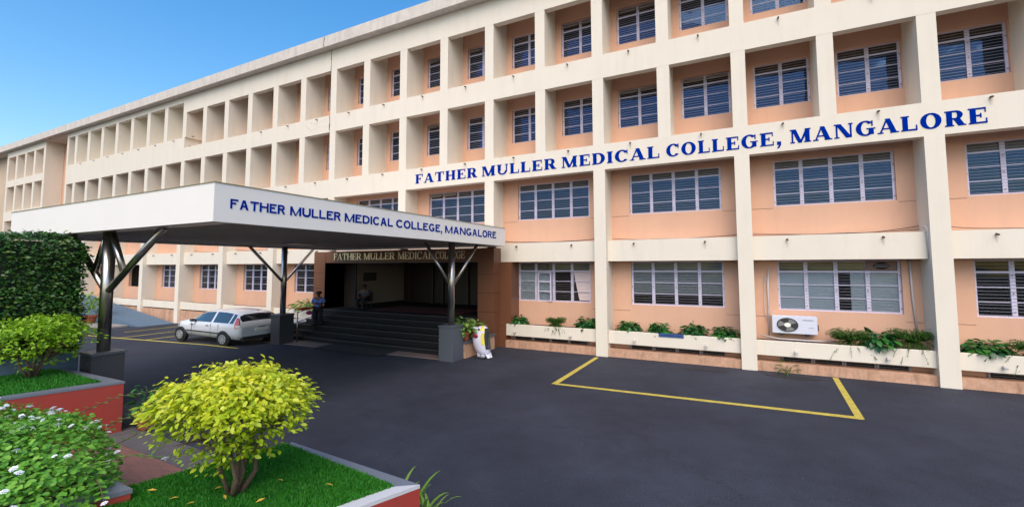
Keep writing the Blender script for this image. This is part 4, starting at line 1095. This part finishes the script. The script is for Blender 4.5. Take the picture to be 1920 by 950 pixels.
b = MB(); b.lathe([(.03, 0), (.03, .01)], (0, 0, 0), 10); o = b.build('eye', M['plastic'], pg); o.location = (-.03, -.165, .87); o.rotation_euler = (1.3, 0, -.3)

# ------------------------------------------------------------------ air conditioner
ac = thing('air_conditioner', 'white outdoor air conditioner unit on the wall below the right window', 'air conditioner', (5.28, .45, .96))
bevel(MB().box(-.51, .51, 0, .26, 0, .46).build('casing', M['acbody'], ac), .01)
def disc(cx_, cz_, rx, rz, y, th, n=28):
    b = MB(); b.poly([(cx_+rx*math.cos(2*math.pi*i/n), y, cz_+rz*math.sin(2*math.pi*i/n)) for i in range(n)], (0, th, 0)); return b
disc(-.16, .23, .245, .185, -.004, .002).build('fan_opening', M['plastic'], ac)
fb_ = MB()
for i in range(3):
    a0 = math.radians(120*i+20); P = [(-.16, -.008, .23)]+[(-.16+.22*math.cos(a0+q)*1.0, -.008, .23+.165*math.sin(a0+q)) for q in (0, .35, .7, 1.0)]
    fb_.poly(P, (0, .003, 0))
fb_.build('fan_blades', M['fan'], ac)
gr = MB()
for rr in (.06, .10, .14, .18, .215, .245):
    n = 26; gr.tube([(-.16+rr*math.cos(2*math.pi*i/n), -.02, .23+rr*.755*math.sin(2*math.pi*i/n)) for i in range(n+1)], .0035, 5, caps=False)
gr.build('fan_guard', M['mesh'], ac)
disc(-.16, .23, .075, .057, -.03, .01).build('guard_badge', M['curtain'], ac)
lg = MB()
for i in range(9): lg.box(.19+i*.027, .19+i*.027+.018, -.003, 0, .352, .378)
for i in range(5): lg.box(.32+i*.022, .32+i*.022+.014, -.003, 0, .165, .18)
lg.build('name_plate', mat('grey_print', (.18, .19, .22), .5), ac)
for x in (-.3, .3): MB().box(x-.03, x+.03, .02, .30, -.06, 0).build('bracket', M['plastic'], ac)
MB().box(.51, .54, .05, .2, .1, .25).build('valve_cover', M['plastic'], ac)
# blue plate on the trough
sg = thing('sign_plate', 'small blue lettered plate fixed on the cream plant trough', 'sign', (2.2, .117, .75))
MB().box(-.345, .345, -.012, 0, -.052, .052).build('plate', M['signblue'], sg)
st = MB(); rs = random.Random(9); x = -.28
while x < .28:
    w_ = rs.uniform(.016, .034)
    if rs.random() > .12: st.box(x, x+.006, -.015, -.012, -.02, .02); st.box(x+.006, x+w_, -.0148, -.012, rs.choice([-.02, .012, -.004]), rs.choice([.02, .018, .004])+.001)
    x += w_+.008
st.build('plate_lettering', mat('dark_navy', (.01, .015, .05), .6), sg)

# ------------------------------------------------------------------ car
car = thing('parked_car', 'white hatchback parked beside the canopy with its rear to the entrance', 'car', (-11.45, -3.22, -.01), rz=math.pi)
car.scale = (1.09, 1.05, .83)
car.rotation_euler.y = 0
St = [0, .04, .10, .16, .24, .34, .52, .58, 1.0, 1.42, 1.52, 2.0, 2.28, 2.38, 2.62, 2.84, 3.1, 3.4, 3.62, 3.76, 3.84]
ZR = [.80, .95, 1.04, 1.22, 1.34, 1.39, 1.42, 1.43, 1.465, 1.475, 1.472, 1.43, 1.345, 1.31, 1.16, 1.01, .96, .90, .83, .74, .55]
HW = [.68, .76, .79, .805, .815, .83, .835, .835, .84, .84, .84, .84, .84, .835, .83, .825, .82, .80, .74, .64, .50]
body = MB(); glass = MB(); rings = []
NP = 10
for x, zr, hw in zip(St, ZR, HW):
    hood = zr < 1.05
    belt = min(.93-.02*max(0, (x-1)/2), zr-.02) if not hood else zr-.04
    zb = .26 if .12 < x < 3.6 else .34
    k_ = hw/.84
    if not hood: pts = [(0, zb), (.66*k_, zb), (.775*k_, zb+.06), (.84*k_, .55), (.83*k_, .80), (.81*k_, belt), (.79*k_, belt+.02), ((.79-.19*min(1, (zr-belt)/.5))*k_, zr-.09*min(1, (zr-belt)/.4)), (.48*k_, zr-.018), (0, zr)]
    else: pts = [(0, zb), (.66*k_, zb), (.775*k_, min(zb+.06, zr-.1)), (.84*k_, min(.52, zr-.08)), (.83*k_, min(.72, zr-.06)), (.80*k_, belt), (.77*k_, belt+.01), (.66*k_, zr-.012), (.40*k_, zr), (0, zr+.01)]
    rings.append([(x, y, z) for y, z in pts])
def panel(i, jj, side, dst):
    a, b_, c, d_ = rings[i][jj], rings[i+1][jj], rings[i+1][jj+1], rings[i][jj+1]
    q = [(p[0], p[1]*side, p[2]) for p in (a, b_, c, d_)]
    if side < 0: q = q[::-1]
    k0 = len(dst.v); dst.v += q; dst.f.append((k0, k0+1, k0+2, k0+3)); dst.sm.append(True)
for i in range(len(St)-1):
    xm = (St[i]+St[i+1])/2
    for jj in range(NP-1):
        for side in (1, -1):
            gl_ = False
            if jj == 6 and (.55 < xm < 1.42 or 1.52 < xm < 2.38 or (.24 < xm < .0)): gl_ = True
            
            if jj == 6 and .34 < xm < .52: gl_ = True
            if jj in (7, 8) and 2.28 < xm < 2.84: gl_ = True
            if jj in (7, 8) and .10 < xm < .24: gl_ = True
            if jj == 6 and 2.38 < xm < 2.62: gl_ = True
            panel(i, jj, side, glass if gl_ else body)
for rg_, rev in ((rings[0], False), (rings[-1], True)):
    loop = [(p[0], p[1], p[2]) for p in rg_]+[(p[0], -p[1], p[2]) for p in rg_[::-1][1:-1]]
    k0 = len(body.v); body.v += loop; f = tuple(range(k0, k0+len(loop))); body.f.append(f if rev else f[::-1]); body.sm.append(False)
def weld(mb, name, m, par):
    o = mb.build(name, m, par); 
    import bmesh
    bm = bmesh.new(); bm.from_mesh(o.data); bmesh.ops.remove_doubles(bm, verts=bm.verts, dist=1e-4); bmesh.ops.recalc_face_normals(bm, faces=bm.faces); bm.to_mesh(o.data); bm.free(); return o
weld(body, 'body', M['carw'], car)
weld(glass, 'windows', M['cglass'], car)
def tag_part(b, nm, m): return b.build(nm, m, car)
for wx in (.76, 3.25):
    for s in (1, -1):
        n = 28; y0 = .842*s
        b = MB(); b.poly([(wx+.335*math.cos(2*math.pi*i/n), y0, .31+.335*math.sin(2*math.pi*i/n)) for i in range(n)], (0, -.12*s, 0)); tag_part(b, 'wheel_arch', M['plastic'])
        w_ = MB(); w_.tube([(wx, .70*s, .29), (wx, .72*s, .29), (wx, .84*s, .29), (wx, .862*s, .29)], [.27, .29, .29, .272], 28); wo = tag_part(w_, 'wheel', M['black'])
        r_ = MB(); r_.tube([(wx, .84*s, .29), (wx, .868*s, .29)], [.195, .19], 24); 
        ro = r_.build('rim', M['alloy'], wo)
        h_ = MB()
        for i in range(8):
            t_ = 2*math.pi*i/8; cxx, czz = wx+.135*math.cos(t_), .29+.135*math.sin(t_)
            h_.poly([(cxx+.026*math.cos(2*math.pi*q/8), .869*s, czz+.026*math.sin(2*math.pi*q/8)) for q in range(8)], (0, .001*s, 0))
        h_.build('rim_holes', M['black'], wo)
for s in (1, -1):
    tag_part(MB().box(1.02, 2.9, .842*s-.004, .842*s+.012, .50, .545), 'side_moulding', M['plastic'])
    for x in (1.60, 2.5): tag_part(MB().box(x, x+.13, .828*s-.01, .828*s+.022, .79, .82), 'door_handle', M['plastic'])
    for x in (1.47, 2.58, .62+.42): tag_part(MB().box(x, x+.008, .838*s-.006, .838*s+.003, .32, .90), 'door_seam', M['plastic'])
    mb_ = MB(); mb_.tube([(2.36, .80*s, .96), (2.38, .92*s, 1.0), (2.40, .99*s, 1.01)], [.04, .07, .05], 10); tag_part(mb_, 'mirror', M['plastic'])
    tl = MB(); tl.poly([(.02, .725*s, .80), (.19, .81*s, .77), (.22, .79*s, .98), (.23, .70*s, 1.20), (.15, .69*s, 1.20), (.07, .745*s, 1.0)], (-.012, .022*s, 0)); tag_part(tl, 'tail_light', M['tail'])
    tl = MB(); tl.poly([(.0, .70*s, .80), (.14, .80*s, .80), (.16, .80*s, .90), (.03, .72*s, .90)], (-.014, .03*s, 0)); tag_part(tl, 'indicator', M['lamp'])
    hl = MB(); hl.poly([(3.45, .80*s, .66), (3.72, .66*s, .62), (3.66, .66*s, .76), (3.38, .79*s, .82)], (.01, .02*s, 0)); tag_part(hl, 'headlight', M['lamp'])
tag_part(MB().box(-.03, .12, -.66, .66, .27, .42), 'rear_bumper', M['plastic'])
tag_part(MB().box(-.035, .05, -.25, .25, .60, .70), 'number_plate', M['white'])
tag_part(MB().box(-.012, .05, -.12, .12, .76, .79), 'tailgate_handle', M['plastic'])
bd = MB()
for i in range(5): bd.box(-.012, .05, .2+i*.05, .235+i*.05, .64, .66)
tag_part(bd, 'tailgate_badge', M['alloy'])
tag_part(MB().box(.20, .27, -.02, .02, 1.44, 1.46), 'wiper_hub', M['plastic'])

# ------------------------------------------------------------------ people
def figure(name, label, loc, rz, J, E_, Rr, m, scale=.75):
    """body grown over a skeleton: J joints, E_ edges, Rr radii"""
    t = thing(name, label, 'person', loc, None, rz); t.scale = (1, 1, scale)
    me = bpy.data.meshes.new('body'); me.from_pydata(J, E_, []); me.update()
    o = bpy.data.objects.new('body', me); C.objects.link(o); o.parent = t
    sk = o.modifiers.new('skin', 'SKIN'); 
    if not me.skin_vertices: me.skin_vertices.new()
    for i, r in enumerate(Rr): me.skin_vertices[0].data[i].radius = r if isinstance(r, tuple) else (r, r)
    me.skin_vertices[0].data[0].use_root = True
    ss = o.modifiers.new('sub', 'SUBSURF'); ss.levels = 2; ss.render_levels = 2
    me.materials.append(m)
    for p in me.polygons: p.use_smooth = True
    return t, o
def bodypart(t, name, J, E_, Rr, m):
    me = bpy.data.meshes.new(name); me.from_pydata(J, E_, []); me.update()
    o = bpy.data.objects.new(name, me); C.objects.link(o); o.parent = t
    o.modifiers.new('skin', 'SKIN'); me.skin_vertices.new() if not me.skin_vertices else None
    for i, r in enumerate(Rr): me.skin_vertices[0].data[i].radius = r if isinstance(r, tuple) else (r, r)
    me.skin_vertices[0].data[0].use_root = True
    ss = o.modifiers.new('sub', 'SUBSURF'); ss.levels = 2; ss.render_levels = 2
    me.materials.append(m); return o
# standing guard, arms folded
J = [(0, 0, .92), (0, 0, 1.12), (0, .0, 1.36), (0, -.01, 1.46), (0, -.02, 1.53), (0, -.02, 1.62), (0, -.02, 1.68),
     (.10, 0, .88), (.11, -.01, .48), (.12, .02, .09), (.12, -.13, .04),
     (-.10, 0, .88), (-.11, -.01, .48), (-.12, .02, .09), (-.12, -.13, .04),
     (.19, 0, 1.38), (.25, -.02, 1.14), (.12, -.20, 1.10), (-.04, -.23, 1.14), (-.11, -.22, 1.15),
     (-.19, 0, 1.38), (-.25, -.02, 1.14), (-.12, -.22, 1.13), (.04, -.25, 1.17), (.11, -.24, 1.18)]
E_ = [(0, 1), (1, 2), (2, 3), (3, 4), (4, 5), (5, 6), (0, 7), (7, 8), (8, 9), (9, 10), (0, 11), (11, 12), (12, 13), (13, 14), (2, 15), (15, 16), (16, 17), (17, 18), (18, 19), (2, 20), (20, 21), (21, 22), (22, 23), (23, 24)]
Rr = [(.15, .11), (.145, .11), (.16, .11), (.055, .055), (.06, .065), (.085, .10), (.07, .08), .09, .062, .042, (.04, .03), .09, .062, .042, (.04, .03), .065, .048, .038, .03, .025, .065, .048, .038, .03, .025]
t, o = figure('person', 'person in a blue shirt and dark trousers standing with folded arms by the steps', (-10.72, -1.40, .50), .35, J, E_, Rr, M['skin'])
def inflate(idx, extra, name, m, t):
    mp = {j: i for i, j in enumerate(idx)}; JJ = [J[j] for j in idx]; EE = [(mp[a], mp[b]) for a, b in E_ if a in mp and b in mp]
    RR = []
    for j in idx:
        r = Rr[j]; r = (r, r) if not isinstance(r, tuple) else r; RR.append((r[0]+extra, r[1]+extra))
    return bodypart(t, name, JJ, EE, RR, m)
inflate([1, 2, 15, 16, 20, 21, 0], .014, 'shirt', M['shirt'], t)
inflate([0, 7, 8, 9, 11, 12, 13], .018, 'trousers', M['trouser'], t)
hm = MB(); hm.lathe([(.10, 1.62), (.112, 1.66), (.118, 1.70), (.10, 1.74), (.04, 1.755)], (0, 0, 0), 16); hm.build('cap', M['hair'], t)
for sx in (-.12, .12): MB().box(sx-.045, sx+.045, -.20, .07, 0, .08).build('shoe', M['black'], t)
fc = MB(); fc.box(-.012, .012, -.135, -.11, 1.575, 1.61); fc.build('nose', M['skin'], t)
# seated person in the dark lobby
J = [(0, 0, .50), (0, .0, .72), (0, -.03, .96), (0, -.05, 1.06), (0, -.06, 1.12), (0, -.07, 1.21), (0, -.07, 1.27),
     (.10, -.05, .50), (.13, -.42, .50), (.13, -.40, .08), (.13, -.52, .04), (-.10, -.05, .50), (-.13, -.42, .50), (-.13, -.40, .08), (-.13, -.52, .04),
     (.19, -.02, .98), (.25, -.10, .74), (.12, -.32, .62), (.02, -.38, .60), (-.19, -.02, .98), (-.25, -.10, .74), (-.12, -.32, .62), (-.02, -.36, .58)]
E_ = [(0, 1), (1, 2), (2, 3), (3, 4), (4, 5), (5, 6), (0, 7), (7, 8), (8, 9), (9, 10), (0, 11), (11, 12), (12, 13), (13, 14), (2, 15), (15, 16), (16, 17), (17, 18), (2, 19), (19, 20), (20, 21), (21, 22)]
Rr = [(.16, .13), (.15, .12), (.16, .11), (.055, .055), (.06, .065), (.085, .10), (.07, .08), .09, .07, .045, (.04, .03), .09, .07, .045, (.04, .03), .065, .05, .038, .028, .065, .05, .038, .028]
t, o = figure('person', 'person in dark clothes sitting on a chair in the dim lobby', (-10.45, .75, 1.0), .3, J, E_, Rr, M['skin'])
inflate([1, 2, 15, 16, 19, 20, 0], .014, 'shirt', M['dshirt'], t); inflate([0, 7, 8, 9, 11, 12, 13], .018, 'trousers', M['trouser'], t)
hm = MB(); hm.lathe([(.10, 1.22), (.112, 1.26), (.10, 1.32), (.04, 1.34)], (0, -.07, 0), 14); hm.build('hair', M['hair'], t)
chr_ = thing('chair', 'dark plastic chair under the seated person in the lobby', 'chair', (-10.45, .75, 1.0), rz=.3); chr_.scale = (1, 1, .75)
MB().box(-.24, .24, -.25, .22, .38, .41).build('seat', M['plastic'], chr_)
MB().box(-.24, .24, .20, .24, .41, .88).build('backrest', M['plastic'], chr_)
for x in (-.22, .19):
    for y in (-.23, .20): MB().box(x, x+.03, y, y+.03, 0, .38).build('leg', M['plastic'], chr_)
# steel railing with cloths
rl = thing('steel_railing', 'thin steel railing beside the left flank of the entrance steps', 'railing', (0, 0, 0))
b = MB(); b.tube([(-10.62, -2.40, .0), (-10.62, -2.40, 1.10)], .022, 8); b.build('post', M['steel'], rl)
b = MB(); b.tube([(-11.0, -1.2, .45), (-11.0, -1.2, 1.30)], .022, 8); b.build('post', M['steel'], rl)
for z in (.72, 1.08):
    b = MB(); b.tube([(-10.62, -2.40, z), (-11.0, -1.2, z+.16)], .018, 8); b.build('rail', M['steel'], rl)
def rag(name, label, m, loc, sx, sy, sz, seed):
    rg = random.Random(seed); b = MB(); n = 12
    for i in range(7):
        ph = math.pi*i/6
        for j in range(n):
            a = 2*math.pi*j/n; q = 1+rg.uniform(-.28, .28); b.v.append((sx*math.sin(ph)*math.cos(a)*q, sy*math.sin(ph)*math.sin(a)*q, sz*math.cos(ph)*(1+rg.uniform(-.15, .15))))
    for i in range(6):
        for j in range(n): b.f.append((i*n+j, i*n+(j+1) % n, (i+1)*n+(j+1) % n, (i+1)*n+j)); b.sm.append(True)
    o = b.build(name, m, None, label=label, cat='cloth'); o.location = loc; return o
rag('cloth', 'crumpled red cloth draped over the railing top', M['cloth_red'], (-10.72, -2.02, 1.18), .14, .34, .055, 1)
rag('cloth', 'bright pink cloth bundle hanging under the red one', M['cloth_pink'], (-10.80, -1.75, 1.00), .10, .14, .08, 2)
rag('cloth', 'dark purple cloth hanging long from the railing', M['cloth_purple'], (-10.90, -1.48, .86), .05, .09, .26, 3)

# grit, bits of leaf and plaster washed up along the foot of the wall and around the planters
def litter(name, label, n, fx, m, seed, smin, smax):
    rg = random.Random(seed); b = MB()
    for i in range(n):
        x, y = fx(rg); a = rg.uniform(0, 6.28); q = rg.uniform(smin, smax); z = gz(x)+.008
        c_, s_ = math.cos(a)*q, math.sin(a)*q; k0 = len(b.v)
        b.v += [(x-c_, y-s_, z), (x+s_*.5, y-c_*.5, z+q*.3), (x+c_, y+s_, z), (x-s_*.5, y+c_*.5, z+q*.2)]; b.f.append((k0, k0+1, k0+2, k0+3)); b.sm.append(False)
    b.build(name, m, None, label=label, cat='debris', kind='stuff')
litter('debris', 'dark grit and leaf bits along the foot of the plinth', 420, lambda r: (r.uniform(-3, 12), .06-abs(r.gauss(0, .10))), M['soil'], 5, .006, .022)
litter('debris', 'pale plaster crumbs scattered on the asphalt near the wall', 150, lambda r: (r.uniform(-4, 10), -abs(r.gauss(0, 1.1))-.05), mat('plaster_crumb', (.40, .38, .36), .9), 6, .004, .012)
